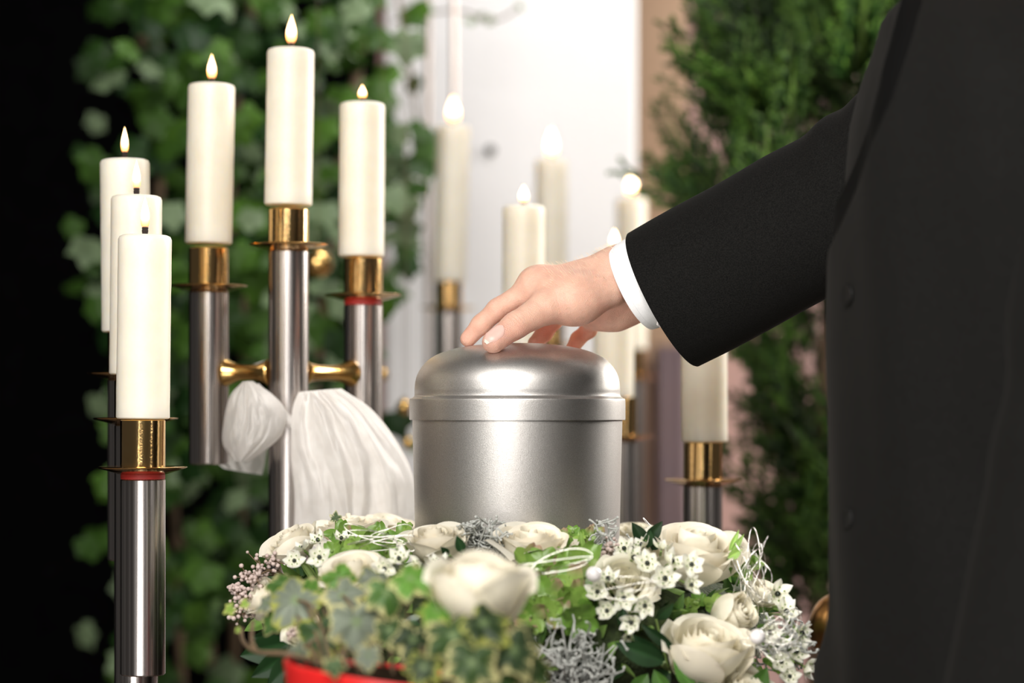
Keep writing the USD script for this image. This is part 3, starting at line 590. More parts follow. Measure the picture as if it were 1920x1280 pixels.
obj('collar', grid(ring_loft([np.array([PX + .02, PY, 1.485]), np.array([PX + .018, PY, 1.51]), np.array([PX + .016, PY, 1.545])], [.078, .070, .066], [.074, .068, .064], (1, 0, 0)), closev=True), 'shirt', person, smooth=True)
for s in (-1, 1):
    leg = bez([np.array([PX + .02, PY + s * .095, .95]), np.array([PX + .012, PY + s * .10, .5]), np.array([PX + .035, PY + s * .10, .09])], 40)
    obj('trouser_leg', grid(ring_loft(leg, np.linspace(.115, .088, 40), np.linspace(.098, .078, 40), (1, 0, 0), lambda q, a: .02 * np.sin(a * 2 + q * 14)), closev=True), 'suit', person, smooth=True)
    sh = manifold3d.Manifold.batch_hull([manifold3d.Manifold.sphere(r, 24).translate([PX + x, PY + s * .105, z]) for x, r, z in ((.075, .04, .045), (-.05, .042, .045), (-.13, .034, .036), (.075, .03, .09))])
    cut = manifold3d.Manifold.cube([1, 1, 1], True).translate([PX, PY, -.497])
    obj('shoe', sh - cut, 'button', person, smooth=True)
# ---------------------------------------------------------------- leaves, petals and flowers
def ivy_outline(n=40, sharp=1.0):
    a = np.array([0, 24, 40, 60, 84, 100, 122, 150, 172, 180.]) ; r = np.array([1, .62, .50, .84, .50, .45, .64, .40, .12, .06])
    th = np.linspace(-180, 180, n, endpoint=False); q = np.interp(np.abs(th), a, lerp(.6, r, sharp)); return np.radians(th), q
def ivy_leaf(size, n=40, rings=(.35, .72, 1.0), sharp=1.0, cup=.25, seed=0, edge=None, body=(.1, .2, .05), vein=None):
    """ivy leaf in the xz plane, tip towards -z, facing -y; returns mesh and tint"""
    th, r = ivy_outline(n, sharp); rr = np.random.default_rng(seed); r = r * (1 + .10 * rr.normal(size=n) * .5)
    v = [[0, 0, 0]]; c = [vein or body]; k = len(rings)
    for q in rings:
        for t, s in zip(th, r):
            x, z = math.sin(t) * s * q, -math.cos(t) * s * q
            v.append([x, cup * (x * x + .5 * z * z) + .05 * math.sin(5 * t + seed) * q - .07 * abs(math.cos(2.6 * t)) * q * (q < 1), z])
            bl = rr.random(); cc = np.array(body) * (.8 + .4 * rr.random())
            if edge is not None and (q == 1.0 or (q > .6 and bl < .22)): cc = np.array(edge) * (.85 + .3 * rr.random())
            c.append(cc)
    f = [[0, 1 + (j + 1) % n, 1 + j] for j in range(n)]
    for q in range(k - 1):
        a0 = 1 + q * n
        for j in range(n): j2 = (j + 1) % n; f += [[a0 + j, a0 + j2, a0 + n + j2], [a0 + j, a0 + n + j2, a0 + n + j]]
    return (np.array(v) * size, np.array(f)), np.array([np.asarray(x, float) for x in c])
def blade(L, wd, curl=.15, fold=.15, nu=7, nv=9, tipw=1.0, base=(.05, .12, .03), tipc=None, shape=.8):
    """lanceolate leaf along +z, facing -y"""
    u, v = np.linspace(-1, 1, nu), np.linspace(0, 1, nv); U, V = np.meshgrid(u, v, indexing='ij')
    w = wd * np.sin(PI * np.clip(V * .97 + .03, 0, 1)**shape)
    P = np.stack([U * w * .5, curl * L * V**2 + fold * np.abs(U) * w * -.6, L * V - curl * L * .3 * V**3], -1)
    c = np.array(base) * (1 + .35 * np.abs(U)[..., None] * 0 + .5 * (np.abs(U) < .1)[..., None]); c = lerp(c, np.array(tipc if tipc is not None else base), (V**2)[..., None])
    return grid(P), c.reshape(-1, 3)
def rot(axis, spin=0): return basis(axis, spin)
def face(nrm, down=(0, 0, -1.0), spin=0.0):
    """matrix taking a leaf (facing -y, tip -z) to face nrm with its tip towards down"""
    y = -np.array(nrm, float); y /= np.linalg.norm(y); z = -np.array(down, float); z -= y * (z @ y); z /= np.linalg.norm(z) + 1e-9; x = np.cross(y, z)
    c, s = math.cos(spin), math.sin(spin); return np.stack([c * x + s * z, y, -s * x + c * z], 1)

# --- climbing ivy on the left
IV = thing('climbing_ivy', 'tall climbing ivy with broad green leaves filling the dark background at left', 'ivy', W(460, 770, 3.6) * [1, 1, 0])
r2 = np.random.default_rng(11)
def ivy_density(x, y):
    d = smooth01(90, 330, x) * (1 - smooth01(715, 800, x))
    if x > 690: d *= .75 if y < 330 else .45 * (1 - smooth01(480, 800, y)) + .12
    if y > 950: d *= .9
    return d
leaf_pts = []
while len(leaf_pts) < 640:
    x, y = r2.uniform(90, 800), r2.uniform(-90, 1330)
    if r2.random() < ivy_density(x, y): leaf_pts.append((x, y, r2.uniform(3.42, 3.95)))
leaf_pts += [(900, 30, 3.9), (918, 36, 3.9), (882, 38, 3.9), (975, 12, 3.9)] + [(790 - 60 * t + 25 * math.sin(t * 9), 240 + 260 * t, 3.7) for t in np.linspace(0, 1, 9)]
leaf_pts += [(x, y, q) for x, y, q in zip(r2.uniform(150, 790, 170), r2.uniform(-620, -90, 170), r2.uniform(3.45, 3.92, 170))]
leaf_pts.sort(key=lambda q: q[2]); stuffv = []; stuffc = []; nleaf = 0
for k, (x, y, Y) in enumerate(leaf_pts):
    small = x > 860; size = (r2.uniform(.028, .050) if not small else r2.uniform(.010, .016))
    g = r2.random(); body = lerp(np.array([.012, .040, .008]), np.array([.080, .18, .022]), g**1.8)
    if r2.random() < (.10 if x < 520 else .30): body = np.array([.20, .28, .15])  # more pale leaves towards the right, painting in the brighter light there
    m, c = ivy_leaf(size, 24, (.5, 1.0), .55, .35, k, None, body)
    nrm = (r2.normal(.15, .5), -1, r2.normal(.35, .45)); m = put(m, face(nrm, (r2.normal(0, .45), 0, -1)), W(x, y, Y))
    if nleaf < 299 and 120 < x and -20 < y < 1290: obj('leaf', m, 'ivy_leaf', IV, tint=c); nleaf += 1
    else: stuffv.append(m); stuffc.append(c)
obj('leaf_mass', cat(*stuffv), 'ivy_leaf', IV, tint=np.vstack(stuffc), kind='stuff')
for pts, r in (([(330, 1000), (355, 1070), (385, 1120), (400, 1290), (410, 1900)], .006), ([(700, -640), (690, -60), (672, 120), (640, 300), (600, 620), (560, 1000), (500, 1900)], .008), ([(260, -640), (250, -60), (300, 250), (290, 600), (330, 1000), (360, 1900)], .007), ([(490, -640), (480, -60), (430, 300), (460, 700), (440, 1200), (430, 1900)], .008),
               ([(740, -40), (785, 260), (775, 420), (735, 500)], .003), ([(735, 40), (850, 20), (925, 38), (975, 14)], .002)):
    obj('stem', tube(bez([W(a, b, 3.88) for a, b in pts], 40), r, 8), 'vine', IV)
pt = W(450, 1900, 3.7)
p = thing('planter', 'dark planter box out of view under the climbing ivy', 'planter', (pt[0], 3.75, 0))
obj('box', box((pt[0], 3.80, .13), (.70, .26, .26), .01), 'iron', p); obj('soil', box((pt[0], 3.80, .262), (.66, .22, .01)), 'soil', p)

# --- conifer on the right
def spray_mesh(L, seed):
    """flat frond of a thuja: a rib with side twigs, each a row of scale-clad strips with depth"""
    rr = np.random.default_rng(seed); out = []; cols = []
    def strip(a, b, w, c0, c1):
        d = b - a; d /= np.linalg.norm(d); s = np.cross(d, [0, 1, 0]); s /= np.linalg.norm(s); m = a * .45 + b * .55; t = np.array([0, w * .45, 0])
        out.append((np.array([a, m + s * w, m - s * w, m + t, m - t, b]), np.array([[0, 1, 3], [0, 3, 2], [0, 4, 1], [0, 2, 4], [5, 3, 1], [5, 2, 3], [5, 1, 4], [5, 4, 2]])))
        cols.append(np.array([c0, c0, c0, c0, c0, c1]))
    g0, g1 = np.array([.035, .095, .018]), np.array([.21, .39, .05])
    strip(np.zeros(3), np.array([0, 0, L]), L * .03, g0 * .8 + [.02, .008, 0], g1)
    for k in range(9):
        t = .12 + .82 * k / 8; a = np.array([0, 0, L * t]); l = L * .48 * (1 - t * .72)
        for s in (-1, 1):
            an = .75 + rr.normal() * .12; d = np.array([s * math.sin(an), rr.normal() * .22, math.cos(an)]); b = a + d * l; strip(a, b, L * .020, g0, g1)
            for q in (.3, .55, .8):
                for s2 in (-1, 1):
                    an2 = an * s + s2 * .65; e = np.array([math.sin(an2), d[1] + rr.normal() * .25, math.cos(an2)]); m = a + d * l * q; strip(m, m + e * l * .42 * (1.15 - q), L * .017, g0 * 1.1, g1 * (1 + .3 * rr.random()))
    v, f = cat(*out); v[:, 1] += .25 * v[:, 2]**2 / L; return (v, f), np.vstack(cols)
TY = 3.42; tc = W(1585, 770, TY); r3 = np.random.default_rng(5)
TR = thing('conifer', 'tall dark green potted conifer with feathery sprays behind the suited arm', 'tree', (tc[0], TY, 0))
def tree_r(z): return float(np.interp(z, [.86, 1.0, 1.13, 1.28, 1.36, 1.44, 1.53, 1.62, 1.73, 2.1, 2.45], [.03, .06, .085, .11, .17, .225, .20, .145, .095, .08, .0]))
kinds = [spray_mesh(1.0, k) for k in range(5)]; inst = {k: [] for k in range(5)}; npart = 0; places = []
for k in range(820):
    z = r3.uniform(.88, 2.4); a = r3.uniform(-PI, PI); q = r3.uniform(.35, 1.0)**.6; r = tree_r(z) * q * (1 + .15 * math.sin(5 * a + z * 9))
    if z < 1.32 and r3.random() < .45: continue
    places.append((-(math.sin(a) * 0 + r * math.cos(a)), z, a, q, r))
places.sort(key=lambda t: -(t[3] + .6 * (math.sin(t[2]) < 0)))
for k, (mx, z, a, q, r) in enumerate(places):
    pos = np.array([tc[0] + r * math.cos(a), TY + r * math.sin(a), z - .05]); out = np.array([math.cos(a), math.sin(a), 0]); up = out * r3.uniform(.3, .75) + np.array([r3.normal() * .2, r3.normal() * .2, .85]); L = r3.uniform(.13, .23)
    kk_ = k % 5; R = basis(up, r3.uniform(0, 2 * PI)); (v, f), c = kinds[kk_]; bright = r3.uniform(.25, 1.35) + (r3.random() < .12) * .9
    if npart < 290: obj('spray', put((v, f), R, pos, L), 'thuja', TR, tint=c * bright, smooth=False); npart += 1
    else: inst[kk_].append((pos, R, L))
def rot_quat(R):
    m = Gf.Matrix3d(*R.T.flatten().tolist()); return Gf.Quath(m.ExtractRotation().GetQuat())
pi = UsdGeom.PointInstancer.Define(stage, TR + '/foliage'); tag(pi.GetPrim(), 'inner mass of feathery conifer sprays', kind='stuff'); P_, I_, O_, S_ = [], [], [], []
for k in range(5):
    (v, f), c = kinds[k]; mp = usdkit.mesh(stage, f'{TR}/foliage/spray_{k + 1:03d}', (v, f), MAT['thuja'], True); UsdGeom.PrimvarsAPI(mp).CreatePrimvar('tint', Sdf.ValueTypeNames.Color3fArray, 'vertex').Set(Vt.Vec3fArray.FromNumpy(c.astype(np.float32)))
    pi.CreatePrototypesRel().AddTarget(mp.GetPath())
    for pos, R, L in inst[k]: P_.append(pos - _loc[TR]); I_.append(k); O_.append(rot_quat(R)); S_.append([L] * 3)
pi.CreatePositionsAttr(Vt.Vec3fArray.FromNumpy(np.array(P_, np.float32))); pi.CreateProtoIndicesAttr(Vt.IntArray(I_)); pi.CreateOrientationsAttr(Vt.QuathArray(O_)); pi.CreateScalesAttr(Vt.Vec3fArray.FromNumpy(np.array(S_, np.float32)))
tx, ty = tc[0], TY
obj('trunk', tube(bez([(tx - .035, ty, .30), (tx - .04, ty, .70), (tx - .03, ty + .01, 1.1), (tx, ty, 1.7), (tx, ty, 2.35)], 40), np.linspace(.020, .006, 40), 12), 'bark', TR)
for dx, dy in ((.028, -.02), (-.075, .02), (.06, .03)): obj('stem', tube(bez([(tx - .02 + dx * .4, ty + dy, .30), (tx + dx, ty + dy, .75), (tx + dx * 1.2, ty + dy, 1.05), (tx + dx * 2.5, ty + dy * 2, 1.5)], 30), np.linspace(.013, .004, 30), 10), 'bark', TR)
for k in range(46):
    z = r3.uniform(.95, 2.2); a = r3.uniform(-PI, PI); r = tree_r(z) * .8; s = np.array([tx, ty, z - .10]); e = s + [r * math.cos(a), r * math.sin(a), .10]
    obj('branch', tube(bez([s, s * .5 + e * .5 + [0, 0, -.02], e], 10), np.linspace(.005, .0015, 10), 6), 'bark', TR)
obj('pot', lathe([(0, 0), (.15, 0), (.19, .30), (.20, .30), (.20, .335), (.18, .335), (.175, .31), (0, .31)], 48, (tx, ty, 0)), 'clay', TR)

# --- roses
CREAM, WARM, GREENISH = np.array([.91, .875, .765]), np.array([.90, .80, .66]), np.array([.74, .80, .46])
def rose(px, py, Y, size, axis, label, openness=1.0, npet=22, seed=0, green=.25, tall=1.0, group=None):
    """size: radius in pixels; petals wrap in a spiral, inner ones closed, outer ones opening and curling"""
    Rr = size * Y / F; c = W(px, py, Y); M = basis(axis, seed); c0 = c - M[:, 2] * Rr * .62 * tall; rr = np.random.default_rng(seed + 100)
    p = thing('rose', label, 'rose', c0, group); nu, nv = 11, 11
    u, v = np.linspace(-1, 1, nu), np.linspace(0, 1, nv); U, V = np.meshgrid(u, v, indexing='ij')
    for i in range(npet):
        s = i / (npet - 1); phi = i * 2.39996 + rr.normal() * .12; H = Rr * tall * lerp(.98, 1.14, s) * (1 + .05 * rr.normal())
        rm = Rr * (.10 + .78 * s**.85) * (.72 + .28 * openness); rt = rm * lerp(.85, .60 + .58 * openness, s); alpha = lerp(2.3, .80, s**.7)
        r = (1 - V)**2 * .06 * Rr + 2 * V * (1 - V) * rm * 1.30 + V**2 * rt
        z = H * V**lerp(.9, 1.15, s) * (1 - .20 * s * openness)
        cu = np.clip((V - .70) / .30, 0, 1)**2; curl = s**1.5 * openness * (1 + .4 * rr.normal())
        r = r + cu * curl * Rr * .30; z = z - cu * curl * Rr * .20 - np.abs(U)**2.5 * V**2 * H * lerp(.0, .18, s)
        r = r + .10 * Rr * s * openness * U**2 * V + Rr * .05 * (meshkit.noise(np.stack([U * 1.6 + i * 7.1, V * 2.5, 0 * U + seed], -1)) - .5) * (1 + s)
        az = phi + U * alpha * np.sin(PI * (.10 + .71 * V))**.42
        P = np.stack([r * np.cos(az), r * np.sin(az), z], -1) @ M.T + c0
        tint = lerp(CREAM, WARM, .35 * rr.random() + .5 * (np.abs(U)**6 * V)[..., None] * rr.random()) ; tint = lerp(tint, GREENISH, np.clip(green * (1.15 - V) * (1.2 - .5 * s), 0, 1)[..., None])
        obj('petal', grid(P), 'petal', p, tint=tint.reshape(-1, 3))
    for k in range(5):
        (m, cc) = blade(Rr * 1.0, Rr * .30, .5, .2, 5, 7, base=(.10, .20, .05)); a = k * 2 * PI / 5 + seed
        Rz = np.array([[math.cos(a), -math.sin(a), 0], [math.sin(a), math.cos(a), 0], [0, 0, 1]]); T = M @ Rz @ basis((0, .75, .5))
        obj('sepal', put(m, T, c0), 'leaf', p, tint=cc)
    obj('stem', tube([c0 + M[:, 2] * Rr * .05, c0 - M[:, 2] * Rr * .5, c0 - M[:, 2] * Rr * .9], [.0035, .003, .003], 8), 'stem_green', p)
    return p
rose(548, 1018, 2.17, 60, (-.45, -.25, .85), 'cream rose at the far left top of the wreath before the tube', .80, 24, 1, .1)
rose(655, 990, 2.30, 60, (-.1, -.15, .97), 'flat wide open white rose at back of the wreath, left one', 1.2, 20, 2, .05)
rose(733, 985, 2.36, 52, (.2, -.1, .97), 'flat wide open white rose at back of the wreath touching the urn side', 1.15, 20, 3, .05)
rose(815, 1018, 2.125, 66, (-.08, -.28, .95), 'cream rose leaning on the left front of the urn', .80, 26, 4, .12, 1.1)
rose(998, 1024, 2.12, 76, (.05, -.25, .96), 'cream rose in front of the urn centre, beside green hydrangea', .85, 26, 5, .10, 1.1)
rose(1196, 998, 2.37, 44, (.1, -.2, .96), 'half hidden cream rose behind the right edge of the urn', 1.0, 18, 6, .3)
rose(1305, 1038, 2.12, 90, (.10, -.30, .94), 'largest white rose standing highest at the right of the wreath', .82, 28, 7, .06, 1.25)
rose(1172, 1092, 2.08, 58, (.15, -.80, .55), 'cream rose with greenish heart among white star flowers', .8, 26, 8, .45)
rose(1375, 1150, 2.085, 58, (.72, -.55, .30), 'half closed cream rose bud beside the silver wire and pearl', .40, 22, 9, .35, 1.4)
rose(1325, 1222, 2.045, 98, (.22, -.42, .86), 'big cream rose low at the right front of the wreath', .62, 24, 10, .26, 1.2)
rose(1432, 1112, 2.13, 44, (.35, -.35, .85), 'small white rose at the right rim of the wreath beside star flowers', .6, 18, 11, .15)
rose(662, 1075, 2.05, 66, (-.10, -.40, .90), 'cream rose right behind the pot ivy leaves on the left', .85, 24, 12, .15, 1.1)
rose(492, 1125, 2.13, 48, (-.75, -.35, .45), 'white rose seen from its side at the left end of the wreath', .6, 20, 13, .2, 1.2)
rose(1390, 1292, 2.04, 66, (.3, -.45, .8), 'cream rose cut by the lower picture edge under the big rose', .9, 18, 14, .2)
rose(902, 1104, 1.765, 112, (.10, -.18, .97), 'large blurred white rose nearest to the viewer above the red pot', .60, 22, 15, .22, 1.3)
rose(565, 1185, 2.05, 44, (-.4, -.5, .5), 'pale rose hanging low at the left behind the ivy', .8, 16, 16, .35)

# --- wreath base: mossy ring and small leaves
WR = thing('wreath_base', 'round wreath base of moss and small leaves lying around the urn', 'wreath', (UX, UY, .905))
th = np.linspace(0, 2 * PI, 120, endpoint=False); ph = np.linspace(0, 2 * PI, 28, endpoint=False); T_, P2 = np.meshgrid(th, ph, indexing='ij')
def wreath_pt(t, q, s=1.0, nz=0):
    rr_ = .047 * s; x = .182 + rr_ * np.cos(q) * 1.12; return np.stack([UX + x * np.cos(t), UY + x * np.sin(t), (.905 + .047) + rr_ * np.sin(q) * .95 + nz], -1)
base_m = wreath_pt(T_, P2, 1 + .22 * (meshkit.fbm(np.stack([np.cos(T_) * 9, np.sin(T_) * 9, P2 * 2], -1)) - .5))
obj('moss_ring', grid(base_m, closeu=True, closev=True), 'moss', WR, smooth=True)
r4 = np.random.default_rng(21); lm, lc, npt = [], [], 0
tones = [(.05, .12, .025), (.09, .19, .04), (.16, .30, .06), (.22, .36, .09), (.03, .075, .025)]
for k in range(900):
    t = r4.uniform(-PI, PI); q = r4.uniform(-.6, PI + .6)
    if math.sin(t) > .3 and r4.random() < .5: continue
    pos = wreath_pt(np.array(t), np.array(q), 1.0); nrm = wreath_pt(np.array(t), np.array(q), 1.5) - pos; nrm /= np.linalg.norm(nrm); tone = np.array(tones[r4.integers(5)])
    m, c = blade(r4.uniform(.016, .034), r4.uniform(.008, .014), .2, .2, 5, 6, base=tone * .9, tipc=tone * 1.2); d = nrm + r4.normal(size=3) * .65; m = put(m, basis(d, r4.uniform(0, 6.28)), pos - nrm * .004)
    if npt < 280 and math.sin(t) < .25 and q > -.3: obj('leaf', m, 'leaf', WR, tint=c); npt += 1
    else: lm.append(m); lc.append(c)
obj('leaf_mass', cat(*lm), 'leaf', WR, tint=np.vstack(lc), kind='stuff')

# --- clusters of white star flowers with dark centres
def star_cluster(label, flowers, base, group='white star flower clusters'):
    p = thing('star_flower_cluster', label, 'flowers', base)
    for k, (px, py, Y, s, ax) in enumerate(flowers):
        c = W(px, py, Y - .012); M = basis(np.array(ax) + .35 * np.random.default_rng(k + int(px)).normal(size=3), k * 1.3); r = 1.22 * s * Y / F; ms = []; stem = bez([base, (np.array(base) + c) / 2 + [0, 0, .006], c - M[:, 2] * r * .1], 10)
        fl = obj('flower_stalk', tube(stem, .0011, 6), 'stem_green', p)
        for j in range(6):
            m, cc = blade(r, r * .58, .22 + .14 * math.sin(j * 2.1 + k), .18, 5, 8, base=(.86, .86, .70), tipc=(.92, .91, .87), shape=.9); a = j * PI / 3 + k
            Rz = np.array([[math.cos(a), -math.sin(a), 0], [math.sin(a), math.cos(a), 0], [0, 0, 1]]); tilt = basis((0, .92, .38 + .1 * (j % 2)))
            obj('petal', put(m, M @ Rz @ tilt, c), 'petal', fl, tint=cc)
        obj('eye', put(ball((0, 0, r * .17), r * .155, 2, (1, 1, 1.15)), M, c), 'black_seed', fl)
        st = cat(*[put(ball((math.cos(a) * r * .34, math.sin(a) * r * .34, r * .32), r * .055, 1), M, c) for a in np.arange(6) * PI / 3 + .4]); obj('stamens', st, 'stem_green', fl, kind='stuff')
f_ = (0, -.85, .5)
star_cluster('white star flowers with dark eyes on the left between rose and hydrangea', [(600, 1045, 2.10, 25, f_), (598, 1015, 2.15, 22, (-.2, -.5, .8)), (640, 1012, 2.15, 20, (.1, -.5, .9)), (552, 1052, 2.12, 22, (-.5, -.7, .4)), (570, 1030, 2.13, 22, (-.3, -.7, .6))], W(600, 1090, 2.14))
star_cluster('white star flowers with dark eyes before the rose left of the urn', [(750, 1050, 2.06, 26, f_), (722, 1066, 2.05, 25, (-.2, -.8, .4)), (823, 1056, 2.05, 25, (.1, -.8, .6)), (785, 1062, 2.05, 24, (0, -.9, .4)), (862, 1068, 2.04, 22, (.2, -.9, .3)), (700, 1082, 2.04, 23, (-.1, -.9, .3))], W(775, 1100, 2.09))
star_cluster('dense white star flowers directly left of the largest rose', [(1185, 1048, 2.09, 28, (-.1, -.8, .6)), (1214, 1057, 2.08, 27, f_), (1256, 1055, 2.07, 29, (.1, -.9, .4)), (1246, 1085, 2.06, 29, (.1, -.9, .1)), (1296, 1058, 2.06, 26, (.3, -.9, .2)), (1240, 1030, 2.10, 24, (.1, -.6, .8)), (1205, 1025, 2.12, 24, (-.1, -.6, .8)), (1172, 1030, 2.12, 24, (-.3, -.6, .7)), (1294, 1096, 2.06, 22, (.3, -.8, -.2))], W(1235, 1100, 2.12))
star_cluster('white star flowers with dark eyes below the pearl and greenish rose', [(1140, 1088, 2.06, 26, (-.1, -.9, .3)), (1122, 1111, 2.05, 26, (-.2, -.9, .2)), (1169, 1120, 2.05, 27, (0, -.95, .2)), (1140, 1145, 2.05, 24, (-.1, -.9, -.2)), (1210, 1133, 2.05, 25, (.2, -.9, 0)), (1185, 1165, 2.05, 24, (0, -.9, -.4)), (1178, 1190, 2.05, 18, (0, -.8, -.5))], W(1165, 1130, 2.10))
star_cluster('white star flowers on the right rim of the wreath by the small rose', [(1455, 1113, 2.11, 30, (.45, -.75, .4)), (1472, 1148, 2.10, 27, (.5, -.75, .1)), (1440, 1185, 2.09, 26, (.2, -.9, .2)), (1500, 1185, 2.09, 24, (.5, -.7, .4))], W(1435, 1150, 2.15))
star_cluster('yellowish white star flowers at the bottom right corner of the wreath', [(1490, 1222, 2.09, 26, (.3, -.8, .4)), (1465, 1240, 2.08, 24, (0, -.9, .2)), (1510, 1250, 2.09, 25, (.4, -.7, .3)), (1480, 1268, 2.08, 22, (.1, -.9, .1))], W(1470, 1260, 2.13))

# --- green hydrangea heads
def hydrangea(label, pts, base, pink=.1):
    p = thing('hydrangea', label, 'hydrangea', base); rr = np.random.default_rng(int(base[0] * 1e4) % 999)
    for k, (px, py, Y, s, ax) in enumerate(pts):
        c = W(px, py, Y); M = basis(ax, rr.uniform(0, 6)); r = s * Y / F
        fl = obj('floret', cat(tube([np.array(base), c * .6 + np.array(base) * .4, c], .0009, 6), put(ball((0, 0, .0005), .0016, 1), M, c)), 'stem_green', p)
        for j in range(4):
            nu, nv = 7, 7; u, v = np.linspace(-1, 1, nu), np.linspace(0, 1, nv); U, V = np.meshgrid(u, v, indexing='ij'); w = r * 1.02 * np.sin(PI * np.clip(.08 + .84 * V, 0, 1))**.6
            Pp = np.stack([U * w * .5, V * r, r * (.20 * V**2 + .16 * U**2 * V - .08 * np.sin(U * 5 + j) * V)], -1); a = j * PI / 2 + .15 * rr.normal()
            Rz = np.array([[math.cos(a), -math.sin(a), 0], [math.sin(a), math.cos(a), 0], [0, 0, 1]])
            tone = lerp(np.array([.12, .25, .035]), np.array([.28, .42, .09]), rr.random()); pk = (rr.random() < pink)
            col = lerp(tone, tone * [1.0, 1.05, 1.0], (V)[..., None]); col = lerp(col, np.array([.42, .20, .20]), (pk * (V**2) * .8)[..., None])
            obj('sepal', put(grid(Pp), M @ Rz, c), 'leaf', fl, tint=col.reshape(-1, 3))
r5 = np.random.default_rng(31)
def spread(x0, x1, y0, y1, n, s0, s1, Y0, Y1, up=.7):
    out = []; 
    for k in range(n):
        a, b = (k % 5 + r5.uniform(.2, .8)) / 5, (k // 5 + r5.uniform(.2, .8)) / math.ceil(n / 5); y = lerp(y0, y1, b); out.append((lerp(x0, x1, a), y, lerp(Y0, Y1, b), r5.uniform(s0, s1), (r5.normal() * .35, -.8, up - .5 * b + r5.normal() * .25)))
    return out
hydrangea('green hydrangea head left of the urn, strewn with silver wire', spread(612, 765, 995, 1040, 15, 20, 30, 2.22, 2.10), W(690, 1060, 2.19), .05)
hydrangea('large bright green hydrangea head in front of the urn', spread(985, 1105, 1045, 1165, 20, 28, 40, 2.09, 2.02, .5), W(1045, 1110, 2.12), .18)
hydrangea('small reddish green hydrangea at the urn right foot', spread(1050, 1120, 992, 1050, 8, 14, 20, 2.16, 2.10), W(1085, 1060, 2.17), .45)
hydrangea('green hydrangea florets low between two big roses on the right', spread(1245, 1345, 1120, 1170, 8, 16, 22, 2.11, 2.09), W(1290, 1170, 2.14), 0)
hydrangea('green florets by the silver wire right of the largest rose', spread(1375, 1425, 1030, 1100, 8, 12, 18, 2.14, 2.11), W(1390, 1090, 2.16), .1)
hydrangea('yellow green florets at the lower right beside the pearl', spread(1440, 1500, 1190, 1265, 8, 14, 22, 2.10, 2.07), W(1465, 1250, 2.13), 0)

# --- silver bush, berries, wire, pearls, leaf sprigs
def silver_bush(label, x0, x1, y0, y1, Y, n, seed, up=(0, -.3, .8)):
    rr = np.random.default_rng(seed); base = W((x0 + x1) / 2, y1, Y + .03); p = thing('silver_bush_sprig', label, 'foliage', base); tw, bd = [], []
    for k in range(n):
        aa, qq = rr.uniform(0, 2 * PI), rr.random()**.5; e = W((x0 + x1) / 2 + (x1 - x0) * .56 * qq * math.cos(aa), (y0 + y1) / 2 + (y1 - y0) * .56 * qq * math.sin(aa), Y + rr.normal() * .012); m = (base + e) / 2 + rr.normal(size=3) * .009; pth = bez([base + rr.normal(size=3) * .006, m, e], 9); tw.append(tube(pth, np.linspace(.0010, .0007, 9), 5))
        for j in range(5):
            q = pth[rr.integers(3, 9)]; d = rr.normal(size=3); d /= np.linalg.norm(d); l = rr.uniform(.005, .012); tw.append(tube(bez([q, q + d * l * .5 + rr.normal(size=3) * .0015, q + d * l], 5), .0008, 5))
            bd.append(ball(q + d * l, rr.uniform(.0010, .0016), 1))
    obj('twigs', cat(*tw), 'silver_twig', p, smooth=True, kind='stuff'); obj('buds', cat(*bd), 'silver_twig', p, smooth=True, kind='stuff')
silver_bush('tangled silver grey bush sprig at the wreath bottom centre', 985, 1165, 1165, 1290, 2.015, 54, 1)
silver_bush('silver grey sprig against the urn between two cream roses', 868, 955, 972, 1030, 2.13, 30, 2)
silver_bush('silver grey sprig in front of the urn right edge', 1100, 1165, 982, 1040, 2.13, 14, 3)
silver_bush('silver grey sprig at the lower right rim of the wreath', 1420, 1530, 1160, 1235, 2.09, 34, 4)
def berries(label, spots, base, seed):
    rr = np.random.default_rng(seed); p = thing('bud_sprig', label, 'foliage', base); st, bd = [], []
    for (x, y, Y, s) in spots:
        e = W(x, y, Y); st.append(tube(bez([np.array(base), (e + base) / 2 + rr.normal(size=3) * .004, e], 8), .0009, 5))
        for k in range(26):
            q = e + rr.normal(size=3) * s * Y / F * .45; bd.append(ball(q, rr.uniform(.0013, .0022), 1)); st.append(tube([e, q], .0004, 4))
    obj('stalks', cat(*st), 'vine', p, smooth=True, kind='stuff'); obj('buds', cat(*bd), 'bud_pink', p, smooth=True, kind='stuff')
berries('sprig of tiny pinkish grey buds at the upper left rim of the wreath', [(465, 1082, 2.15, 24), (492, 1065, 2.15, 26), (515, 1052, 2.15, 20), (480, 1080, 2.13, 18)], W(540, 1080, 2.17), 1)
berries('sprig of tiny pinkish grey buds at the left end of the wreath', [(448, 1112, 2.14, 20), (460, 1120, 2.13, 22), (452, 1150, 2.13, 22), (442, 1102, 2.14, 10)], W(500, 1150, 2.17), 2)
berries('few pinkish grey buds low at left under the pot ivy', [(555, 1178, 2.05, 14), (548, 1190, 2.05, 12)], W(575, 1200, 2.08), 3)
berries('pinkish buds beside the small reddish hydrangea', [(1138, 1030, 2.11, 20), (1125, 1045, 2.11, 16), (1150, 1022, 2.12, 12)], W(1135, 1070, 2.14), 4)
